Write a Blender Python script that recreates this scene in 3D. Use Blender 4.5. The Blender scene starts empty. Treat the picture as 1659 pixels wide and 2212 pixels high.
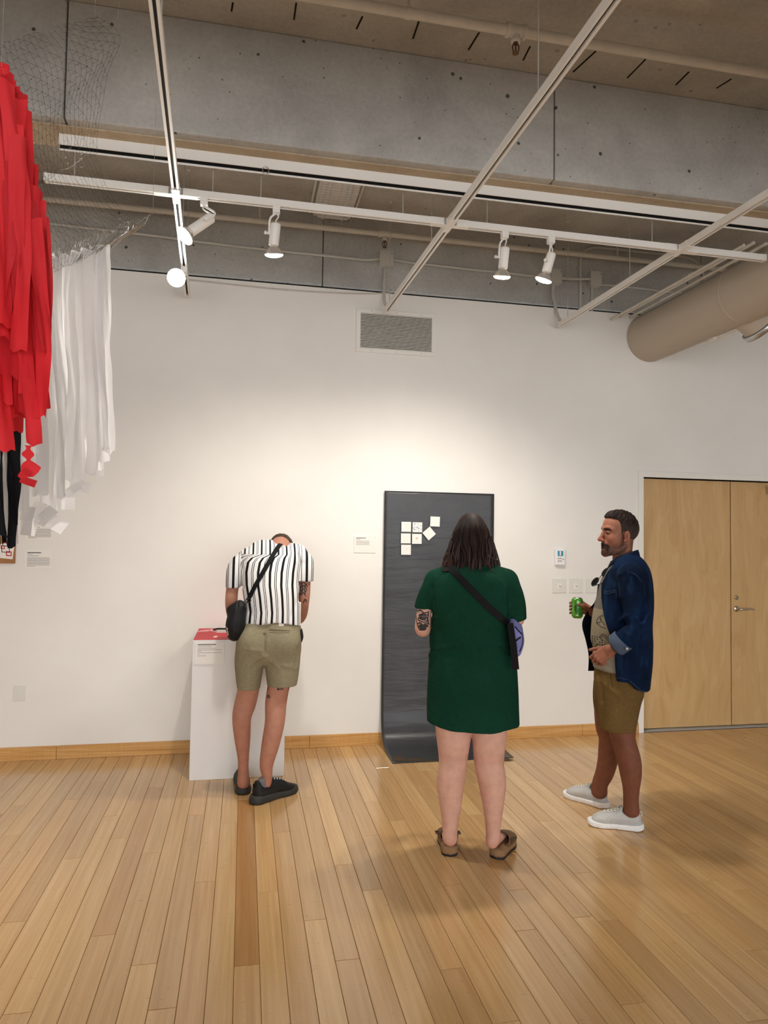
import bpy, bmesh, math, random
import numpy as np
from mathutils import Vector, Matrix
random.seed(7); RNG = np.random.default_rng(7)
SC = bpy.context.scene
COL = SC.collection

# ---------------------------------------------------------------- camera
FPX, YAW, PIT, ROL, CAMH = 1494.747, .197954089, .0409464222, .0148048205, 1.56
def _axes():
    cy, sy, cp, sp = math.cos(YAW), math.sin(YAW), math.cos(PIT), math.sin(PIT)
    F = Vector((sy*cp, cy*cp, sp)); Rt = Vector((cy, -sy, 0)); U = Rt.cross(F)
    cr, sr = math.cos(ROL), math.sin(ROL)
    return Rt*cr+U*sr, U*cr-Rt*sr, F
CR, CU, CF = _axes(); CC = Vector((0, 0, CAMH))
cam = bpy.data.cameras.new('camera'); camo = bpy.data.objects.new('camera', cam); COL.objects.link(camo)
M = Matrix((CR, CU, -CF)).transposed().to_4x4(); M.translation = CC
camo.matrix_world = M
cam.sensor_fit = 'HORIZONTAL'; cam.sensor_width = 36.0; cam.lens = 36.0*FPX/1659; cam.clip_start = .02; cam.clip_end = 100
SC.camera = camo
def ray(x, y): return CF + CR*((x-829.5)/FPX) - CU*((y-1106)/FPX)
def onz(x, y, z): d = ray(x, y); return CC + d*((z-CAMH)/d.z)
def ony(x, y, Y): d = ray(x, y); return CC + d*(Y/d.y)

# ---------------------------------------------------------------- world, exposure
def lin(h):
    h = h.lstrip('#'); o = []
    for i in (0, 2, 4):
        c = int(h[i:i+2], 16)/255; o.append(c/12.92 if c <= .04045 else ((c+.055)/1.055)**2.4)
    return (*o, 1.0)
W = bpy.data.worlds.new('world'); SC.world = W; W.use_nodes = True
bg = W.node_tree.nodes['Background']; bg.inputs[0].default_value = (.97, .985, 1.0, 1); bg.inputs[1].default_value = 3.3
SC.view_settings.view_transform = 'Standard'; SC.view_settings.look = 'None'
SC.view_settings.gamma = 1; SC.view_settings.use_curve_mapping = False
SC.view_settings.exposure = 0.24

# ---------------------------------------------------------------- materials
MATS = {}
class NT:
    def __init__(s, name):
        s.m = bpy.data.materials.new(name); s.m.use_nodes = True; s.t = s.m.node_tree
        s.b = s.t.nodes['Principled BSDF']; s.out = s.t.nodes['Material Output']; MATS[name] = s.m
    def n(s, typ, **kw):
        nd = s.t.nodes.new('ShaderNode'+typ)
        for k, v in kw.items():
            if isinstance(v, tuple) and len(v) == 2 and v[0] == 'in': nd.inputs[k].default_value = v[1]
            else: setattr(nd, k, v)
        return nd
    def l(s, a, b): s.t.links.new(a, b)
    def set(s, nd, **kw):
        for k, v in kw.items(): nd.inputs[k.replace('_', ' ')].default_value = v
        return nd
    def tex(s, scale=1.0, stretch=(1, 1, 1), coord='Object', rnd=False):
        tc = s.n('TexCoord'); mp = s.n('Mapping'); mp.inputs['Scale'].default_value = tuple(scale*q for q in stretch)
        s.l(tc.outputs[coord], mp.inputs[0])
        if rnd:
            oi = s.n('ObjectInfo'); mu = s.n('Math', operation='MULTIPLY'); mu.inputs[1].default_value = 37.0
            s.l(oi.outputs['Random'], mu.inputs[0]); cx = s.n('CombineXYZ')
            for i in range(3): s.l(mu.outputs[0], cx.inputs[i])
            s.l(cx.outputs[0], mp.inputs['Location'])
        return mp.outputs[0]
    def noise(s, vec, scale, detail=4, rough=.55, dist=0):
        nd = s.n('TexNoise'); nd.inputs['Scale'].default_value = scale; nd.inputs['Detail'].default_value = detail
        nd.inputs['Roughness'].default_value = rough; nd.inputs['Distortion'].default_value = dist
        s.l(vec, nd.inputs['Vector']); return nd.outputs['Fac']
    def voro(s, vec, scale, feature='F1', rand=1.0):
        nd = s.n('TexVoronoi', feature=feature); nd.inputs['Scale'].default_value = scale; nd.inputs['Randomness'].default_value = rand
        s.l(vec, nd.inputs['Vector']); return nd.outputs['Distance']
    def ramp(s, fac, stops, interp='LINEAR'):
        nd = s.n('ValToRGB'); nd.color_ramp.interpolation = interp; e = nd.color_ramp.elements
        while len(e) > 1: e.remove(e[-1])
        for i, (p, c) in enumerate(stops):
            if isinstance(c, str): c = lin(c)
            elif isinstance(c, (int, float)): c = (c, c, c, 1)
            el = e[0] if i == 0 else e.new(p)
            el.position = p; el.color = c
        s.l(fac, nd.inputs[0]); return nd.outputs[0]
    def mix(s, fac, a, b, mode='MIX'):
        nd = s.n('Mix', data_type='RGBA', blend_type=mode)
        for sock, v in ((0, fac), (6, a), (7, b)):
            if isinstance(v, str): nd.inputs[sock].default_value = lin(v)
            elif isinstance(v, (int, float, tuple)): nd.inputs[sock].default_value = v
            else: s.l(v, nd.inputs[sock])
        return nd.outputs[2]
    def math(s, op, a, b=0.0):
        nd = s.n('Math', operation=op)
        for i, v in enumerate((a, b)):
            if isinstance(v, (int, float)): nd.inputs[i].default_value = v
            else: s.l(v, nd.inputs[i])
        return nd.outputs[0]
    def bump(s, h, strength=.3, dist=.01):
        nd = s.n('Bump'); nd.inputs['Strength'].default_value = strength; nd.inputs['Distance'].default_value = dist
        s.l(h, nd.inputs['Height']); s.l(nd.outputs[0], s.b.inputs['Normal']); return nd
    def col(s, v):
        if isinstance(v, str): s.b.inputs['Base Color'].default_value = lin(v)
        else: s.l(v, s.b.inputs['Base Color'])
    def p(s, rough=.5, metal=0, spec=.5, **kw):
        s.b.inputs['Roughness'].default_value = rough; s.b.inputs['Metallic'].default_value = metal
        s.b.inputs['Specular IOR Level'].default_value = spec
        for k, v in kw.items(): s.b.inputs[k.replace('_', ' ')].default_value = v
        return s
def flat(name, c, rough=.5, metal=0, spec=.5, bump=None, var=None, **kw):
    s = NT(name); s.col(c); s.p(rough, metal, spec, **kw)
    if var or bump: t = s.tex()
    if var: s.col(s.mix(s.math('MULTIPLY', s.noise(t, var[1], 5), 1.0), c, var[0]))
    if bump: s.bump(s.noise(t, bump[0], 4), bump[1], bump[2])
    return s.m

# wall paint
s = NT('wall_paint'); t = s.tex()
s.col(s.ramp(s.noise(t, 1.3, 5), [(.3, '#ece9e4'), (.7, '#f3f1ec')])); s.p(.62, 0, .25); s.bump(s.noise(t, 260, 3), .08, .002)
# concrete
def concrete(name, dark, mid, light, tint, pit=.9):
    s = NT(name); t = s.tex()
    a = s.noise(t, 1.6, 8, .62, .4); base = s.ramp(a, [(.34, dark), (.5, mid), (.66, light)])
    st = s.noise(s.tex(1, (.5, 1, 3.2)), 1.1, 7, .6, 1.2)
    base = s.mix(s.ramp(st, [(.45, 0.0), (.75, .55)]), base, tint)
    fine = s.noise(t, 42, 6, .7)
    base = s.mix(.35, base, s.ramp(fine, [(.3, dark), (.7, light)]))
    v = s.math('MINIMUM', s.voro(t, 7.5, rand=1.0), s.math('MULTIPLY', s.voro(t, 17.0, rand=1.0), 1.35)); wob = s.noise(t, 30, 3)
    hole = s.ramp(s.math('SUBTRACT', v, s.math('MULTIPLY', wob, .11)), [(0.0, 1.0), (.012, .9), (.03, 0.0)])
    base = s.mix(s.math('MULTIPLY', hole, pit), base, '#3a3a38')
    s.col(base); s.p(.78, 0, .3)
    s.bump(s.math('SUBTRACT', s.math('MULTIPLY', fine, .35), hole), .45, .006)
    return s.m
concrete('concrete', '#a09f9b', '#bab9b4', '#d0cec9', '#a1a09b')
concrete('concrete_slab', '#a2a09b', '#c0bdb6', '#d6d3cc', '#969087', .35)
concrete('soffit_board', '#a3937b', '#bba98f', '#cfbfa6', '#917d60', .2)
flat('void_black', '#0b0b0b', .9)
flat('white_metal', '#f3f1ec', .42, 0, .5)
flat('track_slot', '#191817', .8)
flat('grey_metal', '#b9bbbb', .4, .3, .5)
flat('pipe_paint', '#e2ded4', .5, 0, .4, var=('#c3beb2', 9))
flat('box_paint', '#c6c3ba', .55, 0, .4)
flat('wire', '#cfcdc8', .4, .6)
flat('steel', '#c9c6bf', .25, 1.0)
flat('brass_dark', '#6b4a33', .4, .8)
flat('duct_paint', '#beb2a1', .55, 0, .35, bump=(2.2, .05, .02))
flat('galvanized', '#c4c9cc', .3, .9)
flat('frame_paint', '#f0eee8', .4, 0, .4)
flat('switch_plastic', '#e2e1da', .45, 0, .4)
flat('plastic_white', '#eeeef0', .35, 0, .5)
flat('plinth_paint', '#eceae8', .5, 0, .35, bump=(90, .05, .002))
flat('card_white', '#f2eee8', .7, 0, .2)
flat('ink', '#4a4a4c', .8)
flat('ink_soft', '#9a9794', .8)
flat('ink_red', '#c8283a', .8)
flat('ink_black', '#161616', .8)
flat('red_sheet', '#d21f2e', .5, 0, .4, bump=(14, .1, .01))
flat('pink_card', '#f3b9bc', .6)
flat('fixture_white', '#f5f3f0', .45, 0, .4)
flat('lcd', '#2b8fae', .2)
flat('lcd_dark', '#5b7f93', .3)
# door veneer
def wood(name, cols, rough, scale=1.0, axis=(9, 9, .55), rnd=False, wave=.0):
    s = NT(name); t = s.tex(scale, axis, rnd=rnd)
    d = s.noise(t, 1.0, 3, .5, 2.2); f = s.noise(s.tex(scale, (90, 90, 2.5), rnd=rnd), 1.0, 4)
    v = s.math('ADD', s.math('MULTIPLY', d, .75), s.math('MULTIPLY', f, .25))
    rings = s.math('SINE', s.math('MULTIPLY', d, 46.0)); v = s.math('ADD', v, s.math('MULTIPLY', rings, wave))
    s.col(s.ramp(v, [(.3, cols[0]), (.5, cols[1]), (.7, cols[2])])); s.p(rough, 0, .45); s.bump(f, .04, .002); return s
wood('door_veneer', ('#c49c66', '#d0aa75', '#d9b683'), .38, 1.0, (4, 4, .9), wave=.035)
wood('baseboard_wood', ('#b98545', '#cf9d5c', '#ddb075'), .34, 1.0, (1.2, 22, 30))
# bamboo planks: tone per plank from object colour
s = NT('bamboo'); oi = s.n('ObjectInfo')
tl = s.tex(1, (26, .9, 1), rnd=True); str_ = s.noise(tl, 1.6, 4, .6, .3)
fine = s.noise(s.tex(1, (240, 5, 1), rnd=True), 1.0, 3)
band = s.voro(s.tex(1, (55, 1.2, 1), rnd=True), 1.0)
ticks = s.ramp(s.noise(s.tex(1, (30, 95, 1), rnd=True), 1.0, 2, .5), [(.62, 0.0), (.72, 1.0)])
tick2 = s.math('MULTIPLY', ticks, s.ramp(s.noise(s.tex(1, (60, 9, 1), rnd=True), 1.0, 2), [(.5, 0.0), (.6, 1.0)]))
v = s.math('ADD', s.math('MULTIPLY', str_, .6), s.math('ADD', s.math('MULTIPLY', fine, .2), s.math('MULTIPLY', band, .2)))
base = s.ramp(v, [(.28, '#b69061'), (.48, '#c49e6d'), (.7, '#d0ad7f')])
base = s.mix(s.math('MULTIPLY', tick2, .34), base, '#86653f')
base = s.mix(1.0, base, oi.outputs['Color'], 'MULTIPLY')
s.col(base); s.p(.3, 0, .5); s.b.inputs['Coat Weight'].default_value = .35; s.b.inputs['Coat Roughness'].default_value = .22
sm = s.noise(s.tex(1, (1, 1, 1), 'Generated'), 3.0, 3)
s.l(s.ramp(s.noise(s.tex(1, (3, 2, 1), rnd=True), 2.0, 4), [(.3, .13), (.7, .21)]), s.b.inputs['Roughness'])
s.bump(fine, .03, .001)
flat('plank_gap', '#6b4421', .8)
# black paper
s = NT('black_paper'); t = s.tex(); s.col(s.ramp(s.noise(t, 6, 4), [(.3, '#323336'), (.7, '#3d3e41')])); s.p(.36, 0, .5)
s.bump(s.noise(s.tex(1, (1.2, 1, 7)), 3.0, 4, .5, .6), .25, .015)
flat('paper_edge_brown', '#4a3a28', .7)
# lamp
def emis(name, c, st):
    s = NT(name); s.b.inputs['Emission Color'].default_value = lin(c); s.b.inputs['Emission Strength'].default_value = st; s.col('#ffffff'); s.p(.3); return s.m
emis('lamp_face', '#fff4e0', 40.0)
emis('lamp_face_hot', '#f6faff', 120.0)
s = NT('bulb_glass'); s.col('#f4f2ee'); s.p(.12, .75, .6)

# ---------------------------------------------------------------- mesh building helpers
def V(*a): return Vector(a)
class MB:
    def __init__(s): s.v = []; s.f = []; s.mi = []; s.m = 0; s.sm = []
    def add(s, vs, fs, smooth=False):
        o = len(s.v); s.v += [tuple(q) for q in vs]
        for f in fs: s.f.append(tuple(i+o for i in f)); s.mi.append(s.m); s.sm.append(smooth)
        return s
    def box(s, x0, x1, y0, y1, z0, z1, b=0.0):
        if b <= 0:
            vs = [(x, y, z) for x in (x0, x1) for y in (y0, y1) for z in (z0, z1)]
            return s.add(vs, [(0, 1, 3, 2), (4, 6, 7, 5), (0, 4, 5, 1), (2, 3, 7, 6), (0, 2, 6, 4), (1, 5, 7, 3)])
        bm = bmesh.new(); bmesh.ops.create_cube(bm, size=1.0)
        for v in bm.verts: v.co = Vector(((x0+x1)/2+v.co.x*(x1-x0), (y0+y1)/2+v.co.y*(y1-y0), (z0+z1)/2+v.co.z*(z1-z0)))
        bmesh.ops.bevel(bm, geom=bm.edges[:], offset=b, segments=2, affect='EDGES', profile=.5)
        return s.frombm(bm)
    def frombm(s, bm, smooth=False):
        bm.verts.index_update(); s.add([v.co.copy() for v in bm.verts], [[v.index for v in f.verts] for f in bm.faces], smooth); bm.free(); return s
    def obox(s, c, ax, ay, az):   # oriented box, half-axis vectors
        c, ax, ay, az = map(Vector, (c, ax, ay, az))
        vs = [c+ax*i+ay*j+az*k for i in (-1, 1) for j in (-1, 1) for k in (-1, 1)]
        return s.add(vs, [(0, 1, 3, 2), (4, 6, 7, 5), (0, 4, 5, 1), (2, 3, 7, 6), (0, 2, 6, 4), (1, 5, 7, 3)])
    def tube(s, path, r, n=10, caps=True, smooth=True):
        P = [Vector(p) for p in path]; rr = r if isinstance(r, (list, tuple)) else [r]*len(P)
        T = [(P[min(i+1, len(P)-1)]-P[max(i-1, 0)]).normalized() for i in range(len(P))]
        up = Vector((0, 0, 1)) if abs(T[0].z) < .9 else Vector((1, 0, 0))
        u = T[0].cross(up).normalized(); vs = []
        for i, p in enumerate(P):
            u = (u - T[i]*u.dot(T[i])).normalized(); w = T[i].cross(u)
            for k in range(n):
                a = 2*math.pi*k/n; vs.append(p+(u*math.cos(a)+w*math.sin(a))*rr[i])
        fs = [(i*n+k, i*n+(k+1) % n, (i+1)*n+(k+1) % n, (i+1)*n+k) for i in range(len(P)-1) for k in range(n)]
        s.add(vs, fs, smooth)
        if caps: s.add(vs[:n], [tuple(range(n-1, -1, -1))]); s.add(vs[-n:], [tuple(range(n))])
        return s
    def lathe(s, base, axis, prof, n=20, smooth=True, caps=True):   # prof: (dist along axis, radius)
        base, axis = Vector(base), Vector(axis).normalized()
        return s.tube([base+axis*d for d, r in prof], [max(r, 1e-4) for d, r in prof], n, caps, smooth)
    def extrude(s, prof, path0, path1, up=(0, 0, 1)):   # closed 2D profile (side, up) swept straight
        a, b = Vector(path0), Vector(path1); d = (b-a).normalized(); up = Vector(up); sd = d.cross(up).normalized(); n = len(prof)
        vs = [p+sd*x+up*z for p in (a, b) for x, z in prof]
        return s.add(vs, [(i, (i+1) % n, n+(i+1) % n, n+i) for i in range(n)]+[tuple(range(n-1, -1, -1)), tuple(range(n, 2*n))])
    def mesh(s, name):
        me = bpy.data.meshes.new(name); me.from_pydata(s.v, [], s.f); me.polygons.foreach_set('material_index', s.mi)
        me.polygons.foreach_set('use_smooth', s.sm); me.update(); return me
    def build(s, name, mat, parent=None, fix=True):
        me = s.mesh(name)
        if fix:
            bm = bmesh.new(); bm.from_mesh(me); bmesh.ops.recalc_face_normals(bm, faces=bm.faces[:]); bm.to_mesh(me); bm.free()
        return link(name, me, mat, parent)
def link(name, me, mat=None, parent=None):
    o = bpy.data.objects.new(name, me); COL.objects.link(o)
    if mat and me is not None and not me.materials:
        for m in (mat if isinstance(mat, (list, tuple)) else [mat]): me.materials.append(MATS[m] if isinstance(m, str) else m)
    if parent is not None: par(o, parent)
    return o
WM = {}
def wm(o):
    m = o.matrix_basis.copy()
    return (wm(o.parent) @ o.matrix_parent_inverse @ m) if o.parent else m
LOCAL = set()      # parents whose children are built in the parent's own frame
def par(o, p): o.parent = p; o.matrix_parent_inverse = Matrix.Identity(4) if p.name in LOCAL else wm(p).inverted()
def tag(o, label=None, cat=None, group=None, kind=None):
    if label: o['label'] = label
    if cat: o['category'] = cat
    if group: o['group'] = group
    if kind: o['kind'] = kind
    return o
def empty(name, loc, label=None, cat=None, group=None):
    o = bpy.data.objects.new(name, None); COL.objects.link(o); o.location = loc; o.empty_display_size = .05
    return tag(o, label, cat, group)
def B(x0, x1, y0, y1, z0, z1, name, mat, parent=None, b=0.0): return MB().box(x0, x1, y0, y1, z0, z1, b).build(name, mat, parent)
def smoothpath(pts, n=6):
    P = [Vector(p) for p in pts]; out = []
    for i in range(len(P)-1):
        a, b, c, d = P[max(i-1, 0)], P[i], P[i+1], P[min(i+2, len(P)-1)]
        for k in range(n):
            t = k/n; out.append(.5*((2*b)+(c-a)*t+(2*a-5*b+4*c-d)*t*t+(3*b-a-3*c+d)*t**3))
    out.append(P[-1]); return out
# ---------------------------------------------------------------- lamp powers (each lamp's light sits in its own fixture)
P_S1, P_S2, P_S3, P_S4, P_S5 = 45, 110, 68, 58, 58
# ================================================================ room shell
WY = 5.26                       # face of the back wall
SLAB, BEAMZ, DRY = 4.14, 3.555, 3.50
XL, XR, YB = -4.2, 7.0, -7.0
floor = tag(B(XL, XR, YB, WY+.2, -.12, -.004, 'floor', 'plank_gap'), kind='structure')
# planks, 92 mm wide, 1.64 m long, with the joints where the photograph shows them
PW, PL, X0 = .0919, 1.64, -1.014
JT = {-3: 4.39, -2: 3.97, -1: 3.76, 0: 4.44, 1: 3.09, 2: 3.64, 3: 2.51, 4: 3.84, 5: 2.93, 6: 3.64, 7: 2.71, 8: 2.45, 9: 3.3, 10: 3.95, 11: 2.64,
      12: 3.16, 13: 3.78, 14: 2.90, 15: 2.61, 16: 3.36, 17: 3.10, 18: 3.66, 19: 2.49, 20: 2.19, 21: 3.08, 22: 3.67, 23: 2.68, 24: 2.99,
      25: 2.2, 27: 2.69, 29: 2.05, 30: 3.22, 31: 2.68, 32: 2.4, 33: 3.75, 34: 2.92, 36: 3.2, 37: 4.2, 38: 3.65, 41: 3.83, 42: 4.53, 43: 4.2, 49: 4.89, 51: 4.75, 53: 5.05}
def plank_mesh(w, l):
    g = .0008; b = .0013; t = -.004
    x0, x1, y0, y1 = g, w-g, g, l-g
    vs = [(x0, y0, t), (x1, y0, t), (x1, y1, t), (x0, y1, t), (x0, y0, -b), (x1, y0, -b), (x1, y1, -b), (x0, y1, -b),
          (x0+b, y0+b, 0), (x1-b, y0+b, 0), (x1-b, y1-b, 0), (x0+b, y1-b, 0)]
    fs = [(8, 9, 10, 11)]+[(i, (i+1) % 4, 4+(i+1) % 4, 4+i) for i in range(4)]+[(4+i, 4+(i+1) % 4, 8+(i+1) % 4, 8+i) for i in range(4)]
    me = bpy.data.meshes.new('plank'); me.from_pydata(vs, [], fs); me.materials.append(MATS['bamboo']); return me
PM = plank_mesh(PW, PL); rest = MB(); rp = random.Random(3)
TONES = [(1, 1, 1), (1.06, 1.05, 1.02), (1.1, 1.1, 1.06), (.97, .95, .92), (1.03, .98, .92), (.93, .9, .86), (1.08, 1.07, 1.0), (1.0, .96, .9)]
def inview(x0, y0, x1, y1):
    for i in range(6):
        for x in (x0, x1):
            y = y0+(y1-y0)*i/5; v = Vector((x, y, 0))-CC; w = v.dot(CF)
            if w > .3 and -25 < 829.5+FPX*v.dot(CR)/w < 1684 and 1106-FPX*v.dot(CU)/w < 2240: return True
    return False
for k in range(-34, 87):
    x = X0+k*PW; j = JT.get(k, 2.0+rp.random()*PL)
    y = j-PL*8
    while y < WY-.005:
        a, b_ = max(y, YB), min(y+PL, WY-.002)
        tone = rp.choice(TONES); jit = .97+.06*rp.random()
        if k == 11 and abs(y-2.64) < .1: tone = (.80, .66, .50)
        if k == 5 and abs(y-2.93) < .1: tone = (.90, .80, .72)
        if k == 10 and abs(y-(3.95-PL)) < .1: tone = (1.1, 1.1, 1.05)
        if b_-a > .02:
            if inview(x, a, x+PW, b_):
                o = link('plank', PM if b_-a > PL-.001 else plank_mesh(PW, b_-a), None, floor); o.location = (x, a, 0)
                o.color = (tone[0]*jit, tone[1]*jit, tone[2]*jit, 1)
            elif b_ > -1: rest.box(x+.0007, x+PW-.0007, a+.0007, b_-.0007, -.004, 0)
        y += PL
tag(rest.build('plank_rest', 'bamboo', floor, fix=False), kind='stuff')

DX0, DX1, DZ = 3.272, 5.055, 2.124       # door opening
wall = MB(); wall.box(XL, DX0, WY, WY+.09, 0, DRY).box(DX0, DX1, WY, WY+.09, DZ, DRY).box(DX1, XR, WY, WY+.09, 0, DRY)
wall_back = tag(wall.build('wall_back', 'wall_paint'), kind='structure')
tag(B(XL-.1, XL, YB, WY+.1, 0, 4.2, 'wall_left', 'wall_paint'), kind='structure')
tag(B(XR, XR+.1, YB, WY+.1, 0, 4.2, 'wall_right', 'wall_paint'), kind='structure')
B(DX0-.05, DX1+.05, WY+.2, WY+.24, 0, DZ+.1, 'recess_back', 'void_black', wall_back)
B(XL, XR, WY+.12, WY+.16, DRY-.1, 3.6, 'shadow_gap', 'void_black', wall_back)
# concrete band above the drywall, in cast lengths
for a, b_ in ((XL, .552), (.558, 3.9), (3.906, XR)): B(a, b_, WY+.10, WY+.5, BEAMZ, SLAB, 'concrete_band', 'concrete', wall_back, .006)
ceiling = tag(B(XL, XR, YB, WY+.5, SLAB, SLAB+.2, 'ceiling', 'concrete_slab'), kind='structure')
for yb in (3.474, 1.58, -.31, -2.2, -4.1):
    for a, b_ in ((XL, -.897), (-.891, 1.622), (1.628, 4.3), (4.306, XR)): B(a, b_, yb, yb+.27, BEAMZ, SLAB, 'beam', 'concrete', ceiling, .008)
    B(XL, XR, yb+.055, yb+.25, BEAMZ-.008, BEAMZ-.0005, 'soffit_strip', 'soffit_board', ceiling)
# thin dark slits and a lighter construction line in the slab
mk = [((905, 45), (892, 83)), ((1035, 70), (1012, 107)), ((1145, 100), (1130, 130)), ((1287, 110), (1238, 155)), ((1400, 122), (1355, 168)), ((1488, 155), (1460, 183)), ((1580, 170), (1548, 190)), ((503, 5), (500, 24)), ((640, 6), (635, 42)), ((783, 35), (770, 62))]
for a, b_ in mk:
    p, q = onz(*a, SLAB), onz(*b_, SLAB); d = (q-p); sd = Vector((d.y, -d.x, 0)).normalized()*.004
    MB().obox((p+q)/2+Vector((0, 0, -.001)), d/2, sd, (0, 0, .002)).build('slab_slit', 'void_black', ceiling)
# baseboards with visible butt joints
def seg_board(name, x0, x1, cuts):
    e = empty(name, ((x0+x1)/2, WY, 0)); tag(e, kind='structure'); xs = [x0]+[c for c in cuts if x0 < c < x1]+[x1]
    for a, b_ in zip(xs, xs[1:]): B(a+.0008, b_-.0008, WY-.016, WY, 0, .092, 'board', 'baseboard_wood', e, .0025)
seg_board('baseboard_back', XL, DX0-.052, [-3.1, -1.255, .51, 1.9, 2.72])
seg_board('baseboard_right', DX1+.052, XR, [6.2])
# door frame + double door
fr = MB(); y0, y1 = WY-.012, WY+.16
fr.box(DX0-.047, DX0, y0, y1, 0, DZ+.052, .003).box(DX1, DX1+.047, y0, y1, 0, DZ+.052, .003).box(DX0, DX1, y0, y1, DZ, DZ+.052, .003)
fr.box(DX0, DX0+.016, WY+.115, y1, 0, DZ).box(DX1-.016, DX1, WY+.115, y1, 0, DZ).box(DX0, DX1, WY+.115, y1, DZ-.016, DZ)
tag(fr.build('trim_1', 'frame_paint'), kind='structure')
DS = 4.158
def leaf(name, a, b_):
    d = tag(B(a, b_, WY+.07, WY+.114, .012, DZ-.004, name, 'door_veneer', None, .002), kind='structure'); return d
d1 = leaf('door_1', DX0+.003, DS-.004); d2 = leaf('door_2', DS+.005, DX1-.003)
tag(B(DX0, DX1, WY+.02, WY+.16, -.002, .007, 'trim_2', 'grey_metal'), kind='structure')
fy = WY+.07
p = ony(1590, 1315, fy); lv = MB(); lv.lathe((p.x, fy, p.z), (0, -1, 0), [(0, .026), (.008, .026), (.011, .02), (.011, .011), (.05, .011)], 20)
pts = [Vector((p.x, fy-.05, p.z)), Vector((p.x+.02, fy-.056, p.z)), Vector((p.x+.06, fy-.056, p.z-.001)), Vector((p.x+.1, fy-.054, p.z+.003)), Vector((p.x+.14, fy-.052, p.z-.004))]
lv.tube(smoothpath(pts, 5), [.011-.0003*i for i in range(21)], 12); lv.build('lever_handle', 'steel', d2)
p = ony(1590, 1291, fy); lk = MB().lathe((p.x, fy, p.z), (0, -1, 0), [(0, .019), (.012, .018), (.013, .012), (.016, .012)], 20).build('lock_cylinder', 'steel', d2)
B(p.x-.0015, p.x+.0015, fy-.0175, fy-.0155, p.z-.006, p.z+.006, 'keyhole', 'void_black', lk)
p = ony(1655, 1058, fy); MB().box(p.x-.004, p.x+.28, fy-.045, fy, p.z-.04, p.z+.014, .006).box(p.x-.02, p.x+.02, fy-.05, fy-.02, p.z+.02, p.z+.032).build('door_closer', 'steel', d2)

# ================================================================ wall fittings
def plate(px0, py0, px1, py1, name, label, cat, group=None, mat='switch_plastic', th=.006):
    a, b_ = ony(px0, py0, WY), ony(px1, py1, WY); return a.x, b_.x, b_.z, a.z
# vent grille
x0, x1, z0, z1 = .812, 1.452, 3.02, 3.362
vg = empty('vent_grille', ((x0+x1)/2, WY, z0), 'white louvred air vent high on the wall above the black paper', 'vent')
f = MB(); bw = .033
f.box(x0, x1, WY-.012, WY, z0, z0+bw, .002).box(x0, x1, WY-.012, WY, z1-bw, z1, .002).box(x0, x0+bw, WY-.012, WY, z0+bw, z1-bw).box(x1-bw, x1, WY-.012, WY, z0+bw, z1-bw)
f.build('vent_frame', 'frame_paint', vg)
B(x0+bw, x1-bw, WY-.002, WY-.0005, z0+bw, z1-bw, 'vent_backing', 'void_black', vg)
ns = 24; sl = MB(); sl.obox((0, 0, 0), ((x1-x0)/2-bw, 0, 0), (0, .0045, .0034), (0, .0008, -.0012)); slm = sl.mesh('slat'); slm.materials.append(MATS['frame_paint'])
for i in range(ns):
    o = link('slat', slm, None, vg); o.location = ((x0+x1)/2, WY-.007, z0+bw+(i+.5)*(z1-z0-2*bw)/ns)
for xx in (x0+.12, (x0+x1)/2, x1-.12):
    for zz in (z0+.016, z1-.016): MB().lathe((xx, WY-.012, zz), (0, -1, 0), [(0, .004), (.0015, .003)], 8).build('screw', 'grey_metal', vg)
# switch plates
for i, (xa, w, lab) in enumerate(((1193, 29, 'square white switch plate farthest from the double door, below the wall controller'), (1229, 29, 'middle white switch plate of the row of three beside the man with the can'), (1265, 29, 'white switch plate of the row of three nearest the double door'))):
    a = ony(xa, 1250, WY); x0, z1 = a.x, 1.271; e = empty('switch_plate', (x0+.058, WY, z1-.117), lab, 'switch', 'switch plates beside the door')
    B(x0, x0+.117, WY-.006, WY, z1-.117, z1, 'cover', 'switch_plastic', e, .002)
    B(x0+.043, x0+.075, WY-.0075, WY-.0055, z1-.082, z1-.042, 'toggle_surround', 'card_white', e)
    MB().obox((x0+.059, WY-.012, z1-.054), (.006, 0, 0), (0, .008, .004), (0, -.002, .005)).build('toggle', 'switch_plastic', e)
# controller
x0, x1, z0, z1 = 2.472, 2.558, 1.378, 1.51
e = empty('wall_controller', (x0+.04, WY, z0), 'small white wall controller with a blue screen above the switch plates', 'controller')
B(x0, x1, WY-.03, WY, z0, z1, 'housing', 'plastic_white', e, .008)
B(x0+.018, x1-.02, WY-.032, WY-.0295, z1-.056, z1-.014, 'screen', 'lcd', e)
B(x0+.034, x0+.046, WY-.033, WY-.0315, z1-.05, z1-.016, 'screen_bar', 'card_white', e)
for i, (bx, bz) in enumerate(((.022, .07), (.022, .092), (.04, .07), (.04, .092), (.06, .078))): B(x0+bx, x0+bx+.011, WY-.032, WY-.0295, z1-bz-.01, z1-bz, 'button', 'ink_soft', e)
# blank plate low on the wall
a, b_ = ony(30, 1481, WY), ony(55, 1514, WY); B(a.x, b_.x, WY-.005, WY, b_.z, a.z, 'blank_plate', 'switch_plastic', None, .0015)
tag(bpy.data.objects['blank_plate'], 'blank white cover plate low on the wall beneath the hanging streamers', 'cover plate')
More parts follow.
